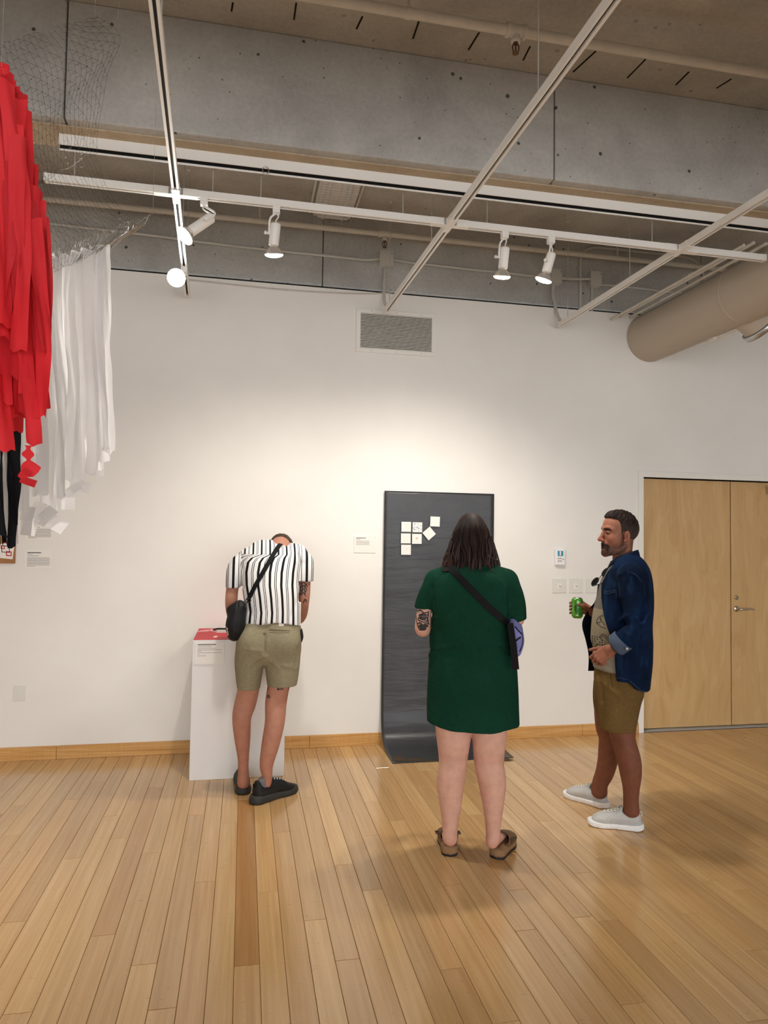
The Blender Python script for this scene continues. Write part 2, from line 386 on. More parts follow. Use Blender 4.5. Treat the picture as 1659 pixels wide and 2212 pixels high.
# labels
def label_card(x0, x1, z0, z1, name, lab, lines, y=WY, th=.005, title=True):
    e = empty(name, ((x0+x1)/2, y, z0), lab, 'label'); B(x0, x1, y-th, y, z0, z1, 'card', 'card_white', e)
    w, h = x1-x0, z1-z0
    for nm, mat, rows in (('title_text', 'ink', lines[:1] if title else []), ('body_text', 'ink_soft', lines[1:] if title else lines)):
        m = MB()
        for (fx, fz, fw, fh) in rows:
            q = 0.0
            while q < fw-.004:
                ww = min(.02+.05*rp.random(), fw-q); m.box(x0+w*(fx+q), x0+w*(fx+q+ww*.86), y-th-.0006, y-th, z1-h*(fz+fh), z1-h*fz); q += ww
        if m.v: m.build(nm, mat, e)
    return e
para = [(.1, .13, .5, .055), (.1, .215, .18, .03), (.1, .31, .42, .03)]+[(.1, .42+.058*i, .8+(.02*((i*7) % 3)), .026) for i in range(8)]+[(.1, .89, .3, .026)]
label_card(-1.508, -1.328, 1.33, 1.457, 'wall_label', 'white text label on the wall below the streamer ends, lower of two', para)
label_card(-1.506, -1.326, 1.528, 1.66, 'wall_label', 'white text label half hidden behind the white streamers, upper of two', para)
label_card(.822, .992, 1.462, 1.594, 'wall_label', 'small white text label on the wall just beside the black paper', [(.1, .12, .45, .04), (.1, .2, .2, .03)]+[(.1, .3+.07*i, .62, .025) for i in range(4)])
# thin cable along the top of the wall
p, q = ony(405, 603, WY-.03), ony(895, 630, WY-.03); c1, c2 = ony(620, 625, WY-.03), ony(780, 633, WY-.03)
tag(MB().tube(smoothpath([p, c1, c2, q], 8), .003, 6).lathe(q, (1, 0, 0), [(-.02, .004), (0, .008), (.012, .006)], 8).build('wall_cable', 'wire'), 'thin grey cable strung along the top edge of the wall', 'cable')

# ================================================================ overhead services
def vert_rod(p, ztop, r=.0028): return MB().tube([p, (p[0], p[1], ztop)], r, 6)
ZT = 3.32; TW, TH = .018, .036
def zt(x, y, z=ZT): return onz(x, y, z)
PROF = [(-TW, 0), (-.0065, 0), (-.0065, .016), (.0065, .016), (.0065, 0), (TW, 0), (TW, TH), (-TW, TH)]
def rail_part(a, b_, parent, name='rail'):
    a, b_ = Vector(a), Vector(b_); d = (b_-a).normalized(); sd = d.cross(Vector((0, 0, 1)))
    MB().extrude(PROF, a, b_).build(name, 'white_metal', parent)
    MB().obox((a+b_)/2+Vector((0, 0, .0145)), (b_-a)/2-d*.012, sd*.0064, (0, 0, .001)).build('slot', 'track_slot', parent)
    for q in (a, b_): MB().obox(q+Vector((0, 0, TH/2)), d*.006, sd*(TW+.001), (0, 0, TH/2+.001)).build('end_cap', 'white_metal', parent)
def dirline(p, q, s): return p+(q-p)*s
tA, tB = zt(332, 0), zt(405, 640); tC, tD = zt(1330, 0), zt(835, 674); tE, tF = zt(1659, 427), zt(1210, 706)
cA, cB = zt(99, 392), zt(1659, 565.5)
perp = []
for (p, q, lab) in ((tA, tB, 'white lighting track with the glaring spot lamp near its wall end'), (tC, tD, 'white lighting track that ends above the air vent'), (tE, tF, 'white lighting track running beside the round duct')):
    d = (q-p)/(q.y-p.y); st = q+d*(-1.5-q.y); e = empty('lighting_track', (q.x, q.y, ZT), lab, 'track', 'ceiling lighting tracks')
    perp.append((st, q, e)); cross_y = (cA.y+cB.y)/2
    cr = q+d*(cross_y-q.y); rail_part(st, cr-d*.05, e); rail_part(cr+d*.05, q, e)
    con = MB(); con.obox(cr+Vector((0, 0, TH/2)), d*.075, Vector((TW+.0015, 0, 0)), (0, 0, TH/2+.002)); con.build('cross_connector', 'white_metal', e)
d = (cB-cA).normalized(); ct = empty('lighting_track', (cA.x, cA.y, ZT), 'long white lighting track crossing the others, parallel to the wall, four lamps on it', 'track', 'ceiling lighting tracks')
cEnd = cA+d*((3.11-cA.x)/d.x); xs = []
prev = cA
for st, q, e in perp:
    dd = (q-st)/(q.y-st.y); c = st+dd*((cA.y+cB.y)/2-st.y); c.y = cA.y+(c.x-cA.x)*d.y/d.x
    rail_part(prev, c-d*.03, ct); MB().obox(c+Vector((0, 0, TH/2)), d*.11, Vector((-d.y, d.x, 0))*(TW+.001), (0, 0, TH/2+.0012)).build('cross_connector', 'white_metal', ct); prev = c+d*.03
rail_part(prev, cEnd, ct)
for px in (160, 459, 563, 870, 1052, 1409):
    x = onz(px, 392+.111*(px-99), ZT).x; pt = cA+d*((x-cA.x)/d.x); vert_rod(pt+Vector((0, 0, TH)), BEAMZ, .0035).build('hanger_rod', 'wire', ct)
for i, ys in enumerate(((4.35, 4.95, 2.6), (5.08, 4.0, 2.55), (5.06, 4.2, 2.9))):
    st, q, e = perp[i]
    for yy in ys:
        pt = st+(q-st)*((yy-st.y)/(q.y-st.y)); m = vert_rod(pt+Vector((0, 0, TH)), SLAB); m.lathe((pt.x, pt.y, SLAB-.012), (0, 0, 1), [(0, .006), (.008, .02), (.012, .02)], 10); m.build('hanger_wire', 'wire', e)
# heavy surface channel under the beam
a, b_ = onz(129, 290, BEAMZ-.008), onz(1659, 479, BEAMZ-.008); yc = 3.625
e = empty('surface_channel', (1, yc, BEAMZ-.07), 'deep white ceiling channel with a black slot fixed under the concrete beam', 'channel')
XE = 3.12
MB().box(-.945, XE, yc-.027, yc-.021, BEAMZ-.062, BEAMZ-.008).box(-.945, XE, yc-.021, yc+.03, BEAMZ-.03, BEAMZ-.008).build('channel_body', 'white_metal', e)
B(-.944, XE-.001, yc-.006, yc-.002, BEAMZ-.074, BEAMZ-.03, 'channel_slot', 'void_black', e)
B(-.945, XE, yc-.010, yc-.004, BEAMZ-.082, BEAMZ-.074, 'channel_lip', 'white_metal', e)
p = onz(574, 368, BEAMZ-.075); ring = MB().tube([(p.x+.016*math.cos(t), yc-.03, BEAMZ-.075+.02*math.sin(t)) for t in [i*math.pi/8 for i in range(17)]], .0028, 6, caps=False).build('ring_hook', 'steel', e)

# spot heads ------------------------------------------------------
def spot_head(name, top, body_a, body_b, face, label, hot=False, power=None, cone=1.0, blend=.6, rb=.027, rf=.048, color=(1, .94, .85)):
    """top: point on the rail; body_a..body_b: cylinder axis; face: centre of the lamp face"""
    top, A, Bp, Fc = map(Vector, (top, body_a, body_b, face)); ax = (Bp-A).normalized()
    e = empty(name, top, label, 'spotlight', 'track spotlights')
    MB().obox(top+Vector((0, 0, -.016)), (.019, 0, 0), (0, .016, 0), (0, 0, .019)).build('adapter', 'white_metal', e)
    br = MB(); j = A+ax*.06; s_ = Vector((0, 0, 1)).cross(ax)
    s_ = s_.normalized() if s_.length > .1 else Vector((1, 0, 0))
    j = j+s_*(rb+.006); br.tube(smoothpath([top+Vector((0, 0, -.03)), top+Vector((0, 0, -.045))+s_*(rb*.5), A+s_*(rb+.008)-ax*.01, j], 5), .0055, 8)
    br.lathe(j-s_*.004, s_, [(0, .006), (.016, .006), (.018, .009), (.028, .009)], 10); br.build('bracket', 'white_metal', e)
    MB().tube(smoothpath([top+Vector((0, 0, -.03))-s_*.004, top+Vector((0, 0, -.05))-s_*.012, A-ax*.015, A+ax*.005], 5), .0035, 6).build('cord', 'white_metal', e)
    L = (Bp-A).length
    MB().lathe(A, ax, [(0, rb*.7), (.004, rb*.95), (.012, rb), (L-.004, rb), (L, rb*.96), (L, rb*.8)], 24).build('housing', 'white_metal', e)
    bl = (Fc-Bp).length; fx = (Fc-Bp).normalized()
    MB().lathe(Bp-fx*.01, fx, [(0, rb*.62), (.012, rb*.7), (.012+bl*.35, rf*.78), (.01+bl*.72, rf*.97), (.01+bl*.86, rf)], 24, caps=False).build('bulb', 'bulb_glass', e)
    MB().lathe(Fc-fx*bl*.16, fx, [(0, rf), (.006, rf*.97), (.012, rf*.8), (.016, rf*.4), (.017, .001)], 24, caps=False).build('lamp_lens', 'lamp_face_hot' if hot else 'lamp_face', e)
    if power:
        ld = bpy.data.lights.new('spot_light', 'SPOT'); ld.energy = power; ld.spot_size = cone; ld.spot_blend = blend; ld.shadow_soft_size = rf*.8; ld.color = color
        lo = bpy.data.objects.new('spot_light', ld); COL.objects.link(lo); lo.location = Fc+fx*.03
        lo.rotation_euler = fx.to_track_quat('-Z', 'Y').to_euler(); par(lo, e)
    return e
def ty(px, py, Y): return ony(px, py, Y)
cy = cA.y+.0
def cty(px): return (cA+d*((onz(px, 392+.111*(px-99), ZT).x-cA.x)/d.x)).y
Y3 = cty(597)
spot_head('track_spotlight', (ty(597, 455, Y3).x, Y3, ZT), ty(596, 482, Y3+.01), ty(591, 531, Y3+.034), ty(592, 553, Y3+.05), 'white spotlight hanging straight from the cross track beside the caged light fitting', power=P_S3, cone=2.25, blend=1.0)
Y4 = cty(1090)
spot_head('track_spotlight', (ty(1090, 514, Y4).x, Y4, ZT), ty(1091, 534, Y4+.01), ty(1086, 580, Y4+.034), ty(1084, 600, Y4+.05), 'white spotlight pointing down, first of the pair above the black paper', power=P_S4, cone=2.25, blend=1.0)
Y5 = cty(1190)
spot_head('track_spotlight', (ty(1190, 522, Y5).x, Y5, ZT), ty(1192, 546, Y5+.01), ty(1180, 588, Y5+.034), ty(1173, 607, Y5+.05), 'tilted white spotlight, second of the pair above the black paper', power=P_S5, cone=2.25, blend=1.0)
Y2 = cty(441)
spot_head('track_spotlight', (ty(441, 440, Y2).x, Y2, ZT), ty(458, 469, Y2-.0), ty(412, 500, Y2-.03), ty(397, 511, Y2-.045), 'white spotlight tilted sideways beside the crossing of the first track', power=P_S2, cone=1.5)
st, q, e_ = perp[0]; yy = 4.62; pt = st+(q-st)*((yy-st.y)/(q.y-st.y)); fc = ony(381, 600, yy-.1); back = (fc-Vector((.05, 0, 1.7))).normalized()
spot_head('track_spotlight', pt, fc+back*.18+Vector((0, 0, .01)), fc+back*.055, fc, 'glaring spotlight turned towards the room near the end of its track', hot=True, power=P_S1, cone=1.2, rf=.056)

# sprinkler pipes ---------------------------------------------------
def sprinkler(p, name='sprinkler_head'):
    pass
def pipe_run(name, label, a, b_, r, tees, hangers, mat='pipe_paint'):
    e = empty(name, a, label, 'pipe'); a, b_ = Vector(a), Vector(b_); dd = (b_-a).normalized()
    MB().tube([a, b_], r, 16).build('pipe', mat, e)
    for t_ in tees:
        c = a+dd*(t_-a.x)/dd.x; m = MB(); m.tube([c-dd*.05, c-dd*.035], r*1.42, 16).tube([c+dd*.035, c+dd*.05], r*1.42, 16).tube([c-dd*.04, c+dd*.04], r*1.22, 16)
        m.lathe(c-Vector((0, 0, r)), (0, 0, -1), [(0, r*.85), (.02, r*.85), (.022, r*.98), (.032, r*.98), (.034, .009)], 14); m.build('tee_fitting', mat, e)
        h = MB(); z = c.z-r-.03
        h.lathe((c.x, c.y, z), (0, 0, -1), [(0, .012), (.01, .012), (.011, .008)], 10)
        for sx in (-1, 1): h.tube(smoothpath([(c.x+sx*.008, c.y, z-.008), (c.x+sx*.016, c.y, z-.022), (c.x+sx*.012, c.y, z-.045), (c.x, c.y, z-.053)], 4), .0032, 6)
        h.tube([(c.x, c.y, z-.005), (c.x, c.y, z-.05)], .0035, 6); h.lathe((c.x, c.y, z-.052), (0, 0, -1), [(0, .004), (.002, .016), (.0035, .016)], 12)
        h.build('sprinkler_head', 'brass_dark', e)
    for t_ in hangers:
        c = a+dd*(t_-a.x)/dd.x; m = MB().tube([c-dd*.012, c+dd*.012], r*1.14, 16).tube([c+Vector((0, 0, r)), (c.x, c.y, SLAB)], .006, 8); m.build('pipe_hanger', mat, e)
    return e
pipe_run('sprinkler_pipe', 'cream sprinkler pipe under the slab nearest the viewer side of the beam', (XL, 3.03, 4.0), (XR, 3.03, 4.0), .0235, [onz(1115, 66, 4.0).x], [onz(885, 20, 4.0).x, -1.5, 3.6])
pipe_run('sprinkler_pipe', 'cream sprinkler pipe running along the concrete band behind the lamps', (XL, 5.2, 3.943), (4.3, 5.2, 3.943), .02, [ony(831, 515, 5.2).x], [ony(561, 470, 5.2).x, 3.0, -2.2])
# conduit and boxes on the concrete band
CY = WY+.085
def cp(x, y, yy=CY): return ony(x, y, yy)
def conduit(name, label, pts, r=.011, mat='box_paint', n=6):
    return tag(MB().tube(smoothpath(pts, n), r, 10).build(name, mat), label, 'conduit')
def jbox(cx, cy_, w, h, label, extra=None):
    c = cp(cx, cy_, WY+.055); e = empty('junction_box', (c.x, WY+.1, c.z-h/2), label, 'junction box'); B(c.x-w/2, c.x+w/2, WY+.04, WY+.1, c.z-h/2, c.z+h/2, 'box_body', 'box_paint', e)
    B(c.x-w/2-.003, c.x+w/2+.003, WY+.037, WY+.041, c.z-h/2-.003, c.z+h/2+.003, 'cover', 'box_paint', e, .001)
    MB().lathe((c.x+w*.4, WY+.037, c.z+h*.35), (0, -1, 0), [(0, .004), (.002, .003)], 8).build('screw', 'ink', e); return e
jbox(834.6, 559.5, .104, .115, 'grey junction box on the concrete band above the air vent')
jbox(1201, 598, .085, .112, 'grey junction box with a flexible conduit behind the second spotlight of the pair')
jbox(1286, 603, .092, .118, 'grey junction box nearest the round duct')
conduit('conduit', 'thin grey conduit run on the concrete band from the streamers to the vent junction box', [cp(-200, 446), cp(100, 482), cp(300, 505), cp(520, 533), cp(740, 556), cp(790, 561), cp(822, 559)])
conduit('conduit', 'thin grey conduit run between two junction boxes behind the pair of spotlights', [cp(848, 561), cp(880, 566), cp(1000, 580), cp(1100, 590), cp(1150, 596), cp(1190, 595)])
conduit('conduit', 'short grey conduit joining the two close junction boxes', [cp(1210, 601, WY+.055), cp(1240, 603, WY+.05), cp(1277, 602, WY+.055)])
conduit('conduit', 'thin grey conduit from the last junction box into the duct corner', [cp(1297, 615), cp(1360, 620), cp(1440, 630), cp(1490, 634), cp(1510, 645)])
conduit('conduit', 'upright grey conduit bending over behind the lighting track', [cp(1254, 674), cp(1254.5, 620), cp(1255, 562), cp(1262, 543), cp(1282, 535), cp(1310, 536), cp(1400, 546), cp(1480, 555), cp(1508, 570), cp(1522, 600), cp(1532, 640)], .0125)
conduit('conduit', 'short upright grey conduit under the last junction box', [cp(1279, 618), cp(1278.5, 640), cp(1278, 675)], .0115)
def flex(label, pts):
    P = smoothpath(pts, 14); m = MB(); R_ = [.0115+(.0022 if i % 2 else -.0008) for i in range(len(P))]
    return tag(m.tube(P, R_, 10, smooth=False).build('flexible_conduit', 'box_paint'), label, 'conduit', 'flexible conduits feeding the tracks')
e2 = perp[1][1]; e3 = perp[2][1]
flex('ribbed grey flexible conduit dropping to the track end above the vent', [cp(832.5, 574), ony(832, 590, WY+.06), ony(830, 620, WY+.02), ony(830, 650, WY-.05), e2+Vector((0, -.01, TH+.002))])
flex('ribbed grey flexible conduit dropping to the track end beside the duct', [cp(1196.5, 612), ony(1195, 625, WY+.06), ony(1195, 640, WY+.03), ony(1203, 676, WY-.04), e3+Vector((0, -.01, TH+.002))])
# three parallel conduits running out from the wall beside the duct
dY = (perp[2][1]-perp[2][0]).normalized()
for i, (px, py, z, lab) in enumerate(((1322, 689, 3.49, 'grey conduit with an open end, outermost of three beside the duct'), (1340, 684, 3.50, 'grey conduit in the middle of the three beside the duct'), (1361, 685, 3.49, 'grey conduit nearest the round duct of the three'))):
    p = ony(px, py, WY-.03 if i == 0 else WY-.006); q = p-dY*1.5; q.z = p.z
    q2 = p-dY*1.55; m = MB()
    m.tube([p, q], .0115 if i else .010, 10)
    c = p-dY*(1.0+.12*i); m.tube([c-dY*.02, c+dY*.02], .0145, 10)
    tag(m.build('conduit', 'pipe_paint'), lab, 'conduit')
# round duct
dc = Vector((3.325, WY, 3.31)); rr = .205; q = dc-dY*4.2; q.z = dc.z
e = empty('round_duct', dc, 'large beige round air duct running from the wall above the double door', 'duct')
P = [dc+(q-dc)*t for t in (0, .03, .25, .27, .5, .52, .75, 1)]
MB().tube(P, rr, 48).build('duct_tube', 'duct_paint', e)
for t in (.26, .51, .76):
    c = dc+(q-dc)*t; MB().tube([c-dY*.012, c-dY*.006, c+dY*.006, c+dY*.012], [rr+.0005, rr+.004, rr+.004, rr+.0005], 48, caps=False).build('duct_seam', 'duct_paint', e)
# side take-off with a bright clamp ring and its support channel
to = dc-dY*1.02; bd = Vector((.75, 0, -.66)).normalized()
MB().lathe(to, bd, [(.1, .13), (.215, .125), (.26, .125)], 32).build('take_off', 'duct_paint', e)
MB().lathe(to, bd, [(.262, .137), (.265, .142), (.30, .142), (.303, .137)], 32).build('clamp_ring', 'galvanized', e)
m = MB(); m.obox(to+bd*.235+Vector((-.09, .22, -.05)), dY*.2, (.012, 0, .004), (0, 0, .012)); m.obox(to+bd*.19+Vector((-.1, .3, -.06)), (.004, 0, .035), dY*.03, (.012, 0, 0)); m.build('support_channel', 'frame_paint', e)
# caged fluorescent fitting on the slab
x0, x1, y0, y1 = .437, .79, 4.12, 5.33; z = SLAB
e = empty('caged_light', ((x0+x1)/2, (y0+y1)/2, z), 'unlit fluorescent ceiling fitting behind a wire cage', 'light fitting')
m = MB(); m.box(x0+.03, x1-.03, y0, y1, z-.05, z, .004); m.build('tray', 'fixture_white', e)
for xx in (x0+.1, x1-.1):
    MB().tube([(xx, y0+.05, z-.075), (xx, y1-.05, z-.075)], .016, 12).build('tube_lamp', 'plastic_white', e)
for yy in (y0+.05, y1-.09): B(x0+.06, x1-.06, yy, yy+.03, z-.085, z-.05, 'lamp_holder', 'fixture_white', e)
for xx in (x0, x1-.012): B(xx, xx+.012, y0, y1, z-.03, z, 'side_rail', 'fixture_white', e)
w = MB(); zc = z-.115
for i in range(34):
    yy = y0+.01+(y1-y0-.02)*i/33; w.tube([(x0+.004, yy, z-.02), (x0+.035, yy, zc), (x1-.035, yy, zc), (x1-.004, yy, z-.02)], .0016, 4, smooth=False)
for i in range(5):
    xx = x0+.035+(x1-x0-.07)*i/4; w.tube([(xx, y0, zc), (xx, y1, zc)], .0018, 4, smooth=False)
w.build('wire_cage', 'box_paint', e)
# ================================================================ implicit-surface modelling kit (for bodies, clothes, shoes)
A_ = lambda v: np.array(v, dtype=np.float64)
def nrm(v): v = A_(v); return v/np.linalg.norm(v)
def smin(a, b, k):
    if k <= 1e-6: return np.minimum(a, b)
    h = np.clip(.5+.5*(b-a)/k, 0, 1); return b*(1-h)+a*h-k*h*(1-h)
def smax(a, b, k): return -smin(-a, -b, k)
class Field:
    def __init__(s, lo, hi, h):
        s.h = h; s.lo = A_(lo)-3*h; n = np.ceil((A_(hi)-s.lo)/h).astype(int)+4
        s.d = np.full(n, .5, np.float32); s.ax = [(s.lo[i]+np.arange(n[i])*h).astype(np.float32) for i in range(3)]
    def reg(s, lo, hi):
        sl = []
        for i in range(3):
            a = int(max(0, math.floor((lo[i]-s.lo[i])/s.h))); b = int(min(s.d.shape[i], math.ceil((hi[i]-s.lo[i])/s.h)+1)); sl.append(slice(a, max(b, a)))
        X = s.ax[0][sl[0]][:, None, None]; Y = s.ax[1][sl[1]][None, :, None]; Z = s.ax[2][sl[2]][None, None, :]
        return tuple(sl), X, Y, Z
    def put(s, sl, d, k, mode):
        if d.size == 0: return
        o = s.d[sl]
        if mode == 'add': s.d[sl] = smin(o, d, k)
        elif mode == 'sub': s.d[sl] = smax(o, -d, k)
        elif mode == 'and': s.d[sl] = smax(o, d, k)
    def ell(s, c, r, k=.02, R=None, mode='add'):
        c, r = A_(c), A_(r); m = r.max()+k+.02; sl, X, Y, Z = s.reg(c-m, c+m); x, y, z = X-c[0], Y-c[1], Z-c[2]
        if R is not None:
            R = A_(R); x, y, z = (x*R[0][0]+y*R[0][1]+z*R[0][2], x*R[1][0]+y*R[1][1]+z*R[1][2], x*R[2][0]+y*R[2][1]+z*R[2][2])
        q = np.sqrt((x/r[0])**2+(y/r[1])**2+(z/r[2])**2); q2 = np.sqrt((x/r[0]**2)**2+(y/r[1]**2)**2+(z/r[2]**2)**2)+1e-9
        s.put(sl, (q*(q-1)/q2).astype(np.float32), k, mode)
    def limb(s, pts, ru, rv=None, U=(0, 1, 0), k=.02, n=5, mode='add', raw=False):
        """tapered tube through pts with elliptical section: ru along U, rv across"""
        P = A_(pts); rv = ru if rv is None else rv; D = np.concatenate([P, A_(ru)[:, None], A_(rv)[:, None]], 1); Q = []
        UU = A_(U); UU = np.tile(UU, (len(P), 1)) if UU.ndim == 1 else UU; D = np.concatenate([D, UU], 1)
        if len(D) > 2 or n > 1:
            for i in range(len(D)-1):
                a, b, c, d = D[max(i-1, 0)], D[i], D[i+1], D[min(i+2, len(D)-1)]
                for j in range(n):
                    t = j/n; Q.append(.5*(2*b+(c-a)*t+(2*a-5*b+4*c-d)*t*t+(3*b-a-3*c+d)*t**3))
            Q.append(D[-1]); D = np.array(Q)
        mr = max(D[:, 3].max(), D[:, 4].max())+k+.02; lo = D[:, :3].min(0)-mr; hi = D[:, :3].max(0)+mr
        SL, X0_, Y0_, Z0_ = s.reg(lo, hi); T = np.full((X0_.shape[0], Y0_.shape[1], Z0_.shape[2]), .5, np.float32)
        for i in range(len(D)-1):
            a, b = D[i], D[i+1]; m = max(a[3], a[4], b[3], b[4])+k+.015
            l2 = np.minimum(a[:3], b[:3])-m; h2 = np.maximum(a[:3], b[:3])+m
            sl, X, Y, Z = s.reg(l2, h2)
            ss = tuple(slice(sl[q].start-SL[q].start, sl[q].stop-SL[q].start) for q in range(3))
            ab = b[:3]-a[:3]; L2 = max(ab@ab, 1e-10); x, y, z = X-a[0], Y-a[1], Z-a[2]
            t = np.clip((x*ab[0]+y*ab[1]+z*ab[2])/L2, 0, 1); x = x-t*ab[0]; y = y-t*ab[1]; z = z-t*ab[2]
            ax = ab/math.sqrt(L2); u = a[5:8]-ax*(a[5:8]@ax); u /= np.linalg.norm(u)+1e-9; v = np.cross(ax, u)
            pu = x*u[0]+y*u[1]+z*u[2]; pv = x*v[0]+y*v[1]+z*v[2]; pw = x*ax[0]+y*ax[1]+z*ax[2]
            r1 = a[3]+t*(b[3]-a[3]); r2 = a[4]+t*(b[4]-a[4]); rm = np.minimum(r1, r2)
            q = np.sqrt((pu/r1)**2+(pv/r2)**2+(pw/rm)**2); q2 = np.sqrt((pu/r1**2)**2+(pv/r2**2)**2+(pw/rm**2)**2)+1e-6
            d = np.where(q > .35, q*(q-1)/q2, (q-1)*rm).astype(np.float32)
            T[ss] = np.minimum(T[ss], d)
        s.put(SL, T, k, mode); return s
    def box(s, c, hx, R=None, k=.005, r=.005, mode='add'):
        c, hx = A_(c), A_(hx); m = np.linalg.norm(hx)+k+.03; sl, X, Y, Z = s.reg(c-m, c+m); x, y, z = X-c[0], Y-c[1], Z-c[2]
        if R is not None:
            R = A_(R); x, y, z = (x*R[0][0]+y*R[0][1]+z*R[0][2], x*R[1][0]+y*R[1][1]+z*R[1][2], x*R[2][0]+y*R[2][1]+z*R[2][2])
        qx, qy, qz = np.abs(x)-hx[0]+r, np.abs(y)-hx[1]+r, np.abs(z)-hx[2]+r
        d = np.sqrt(np.maximum(qx, 0)**2+np.maximum(qy, 0)**2+np.maximum(qz, 0)**2)+np.minimum(np.maximum(np.maximum(qx, qy), qz), 0)-r
        s.put(sl, d.astype(np.float32), k, mode)
    def fn(s, f, lo, hi, k=0.0, mode='and'):
        sl, X, Y, Z = s.reg(lo, hi); s.put(sl, (f(X, Y, Z)+0*X+0*Y+0*Z).astype(np.float32), k, mode)
    def plane(s, c, n, k=.003, lo=(-9, -9, -9), hi=(9, 9, 9)):   # keeps the side n points away from
        n = nrm(n); c = A_(c); s.fn(lambda X, Y, Z: (X-c[0])*n[0]+(Y-c[1])*n[1]+(Z-c[2])*n[2], lo, hi, k)
    def net(s):
        d = s.d; h = s.h; ins = d < 0; nx, ny, nz = d.shape
        cnt = np.zeros((nx-1, ny-1, nz-1), np.int8)
        for i in (0, 1):
            for j in (0, 1):
                for k in (0, 1): cnt += ins[i:nx-1+i, j:ny-1+j, k:nz-1+k]
        act = (cnt > 0) & (cnt < 8); idx = np.full(act.shape, -1, np.int64); ii = np.argwhere(act); idx[act] = np.arange(len(ii))
        acc = np.zeros((len(ii), 3)); num = np.zeros(len(ii)); a, b, c = ii.T
        co = [(i, j, k) for i in (0, 1) for j in (0, 1) for k in (0, 1)]; val = {q: d[a+q[0], b+q[1], c+q[2]] for q in co}
        for q in co:
            for ax in range(3):
                if q[ax] == 0:
                    r = list(q); r[ax] = 1; r = tuple(r); v0, v1 = val[q], val[r]; m = (v0 < 0) != (v1 < 0)
                    t = v0[m]/(v0[m]-v1[m]); p = np.tile(A_(q), (m.sum(), 1)); p[:, ax] += t; acc[m] += p; num[m] += 1
        verts = (ii+acc/num[:, None])*h+s.lo; faces = []
        for ax in range(3):
            b1, b2 = [(1, 2), (2, 0), (0, 1)][ax]; sl0 = [slice(None)]*3; sl1 = [slice(None)]*3; sl0[ax] = slice(0, -1); sl1[ax] = slice(1, None)
            A0, A1 = ins[tuple(sl0)], ins[tuple(sl1)]; e = np.argwhere(A0 != A1); e = e[(e[:, b1] > 0) & (e[:, b2] > 0)]
            e = e[(e[:, b1] < d.shape[b1]-1) & (e[:, b2] < d.shape[b2]-1)]
            if not len(e): continue
            o1 = np.zeros(3, int); o1[b1] = 1; o2 = np.zeros(3, int); o2[b2] = 1
            g = lambda q: idx[q[:, 0], q[:, 1], q[:, 2]]
            f = np.stack([g(e-o1-o2), g(e-o2), g(e), g(e-o1)], 1); fl = A0[tuple(e.T)]; f[~fl] = f[~fl][:, ::-1]; faces.append(f)
        return verts, np.concatenate(faces)
def vnormals(v, f):
    n = np.cross(v[f[:, 2]]-v[f[:, 0]], v[f[:, 3]]-v[f[:, 1]]); o = np.zeros_like(v)
    for i in range(4): np.add.at(o, f[:, i], n)
    return o/(np.linalg.norm(o, axis=1)[:, None]+1e-12)
def relax(v, f, it=2, lam=.5):
    n = len(v); e = np.concatenate([f[:, [0, 1]], f[:, [1, 2]], f[:, [2, 3]], f[:, [3, 0]]])
    for _ in range(it):
        s = np.zeros_like(v); c = np.zeros(n); np.add.at(s, e[:, 0], v[e[:, 1]]); np.add.at(s, e[:, 1], v[e[:, 0]]); np.add.at(c, e[:, 0], 1); np.add.at(c, e[:, 1], 1)
        v = v+lam*(s/c[:, None]-v)
    return v
_PERM = RNG.random((64, 64, 64)).astype(np.float32)
def vnoise(p):
    p = np.asarray(p)+1000.0; i = np.floor(p).astype(int); f = p-i; f = f*f*(3-2*f); o = 0
    for a in (0, 1):
        for b in (0, 1):
            for c in (0, 1):
                w = (f[:, 0] if a else 1-f[:, 0])*(f[:, 1] if b else 1-f[:, 1])*(f[:, 2] if c else 1-f[:, 2])
                o = o+w*_PERM[(i[:, 0]+a) % 64, (i[:, 1]+b) % 64, (i[:, 2]+c) % 64]
    return o*2-1
def fbm(p, oct=3): return sum(vnoise(p*2**i)*.5**i for i in range(oct))
def skinmesh(name, parts, mat, parent, cols=None, attrs=None):
    """parts: list of (verts, quads); cols: list of (N,3) linear colours"""
    off = 0; VV, FF = [], []
    for v, f in parts: VV.append(v); FF.append(f+off); off += len(v)
    v = np.concatenate(VV); f = np.concatenate(FF); me = bpy.data.meshes.new(name)
    me.vertices.add(len(v)); me.vertices.foreach_set('co', v.astype(np.float32).ravel()); me.loops.add(f.size); me.polygons.add(len(f))
    me.loops.foreach_set('vertex_index', f.astype(np.int32).ravel()); me.polygons.foreach_set('loop_start', np.arange(0, f.size, 4, dtype=np.int32))
    me.polygons.foreach_set('use_smooth', np.ones(len(f), bool)); me.update(calc_edges=True); me.validate()
    if cols is not None:
        c = np.concatenate(cols); ca = me.color_attributes.new('col', 'FLOAT_COLOR', 'POINT'); ca.data.foreach_set('color', np.concatenate([c, np.ones((len(c), 1))], 1).astype(np.float32).ravel())
    for an, av in (attrs or {}).items(): at_ = me.attributes.new(an, 'FLOAT', 'POINT'); at_.data.foreach_set('value', np.asarray(av, np.float32))
    return link(name, me, mat, parent)
def L3(h): return A_(lin(h)[:3])
def cmix(c, w, col): w = np.clip(w, 0, 1)[:, None]; return c*(1-w)+A_(col)*w
def sst(a, b, x): t = np.clip((x-a)/(b-a), 0, 1); return t*t*(3-2*t)
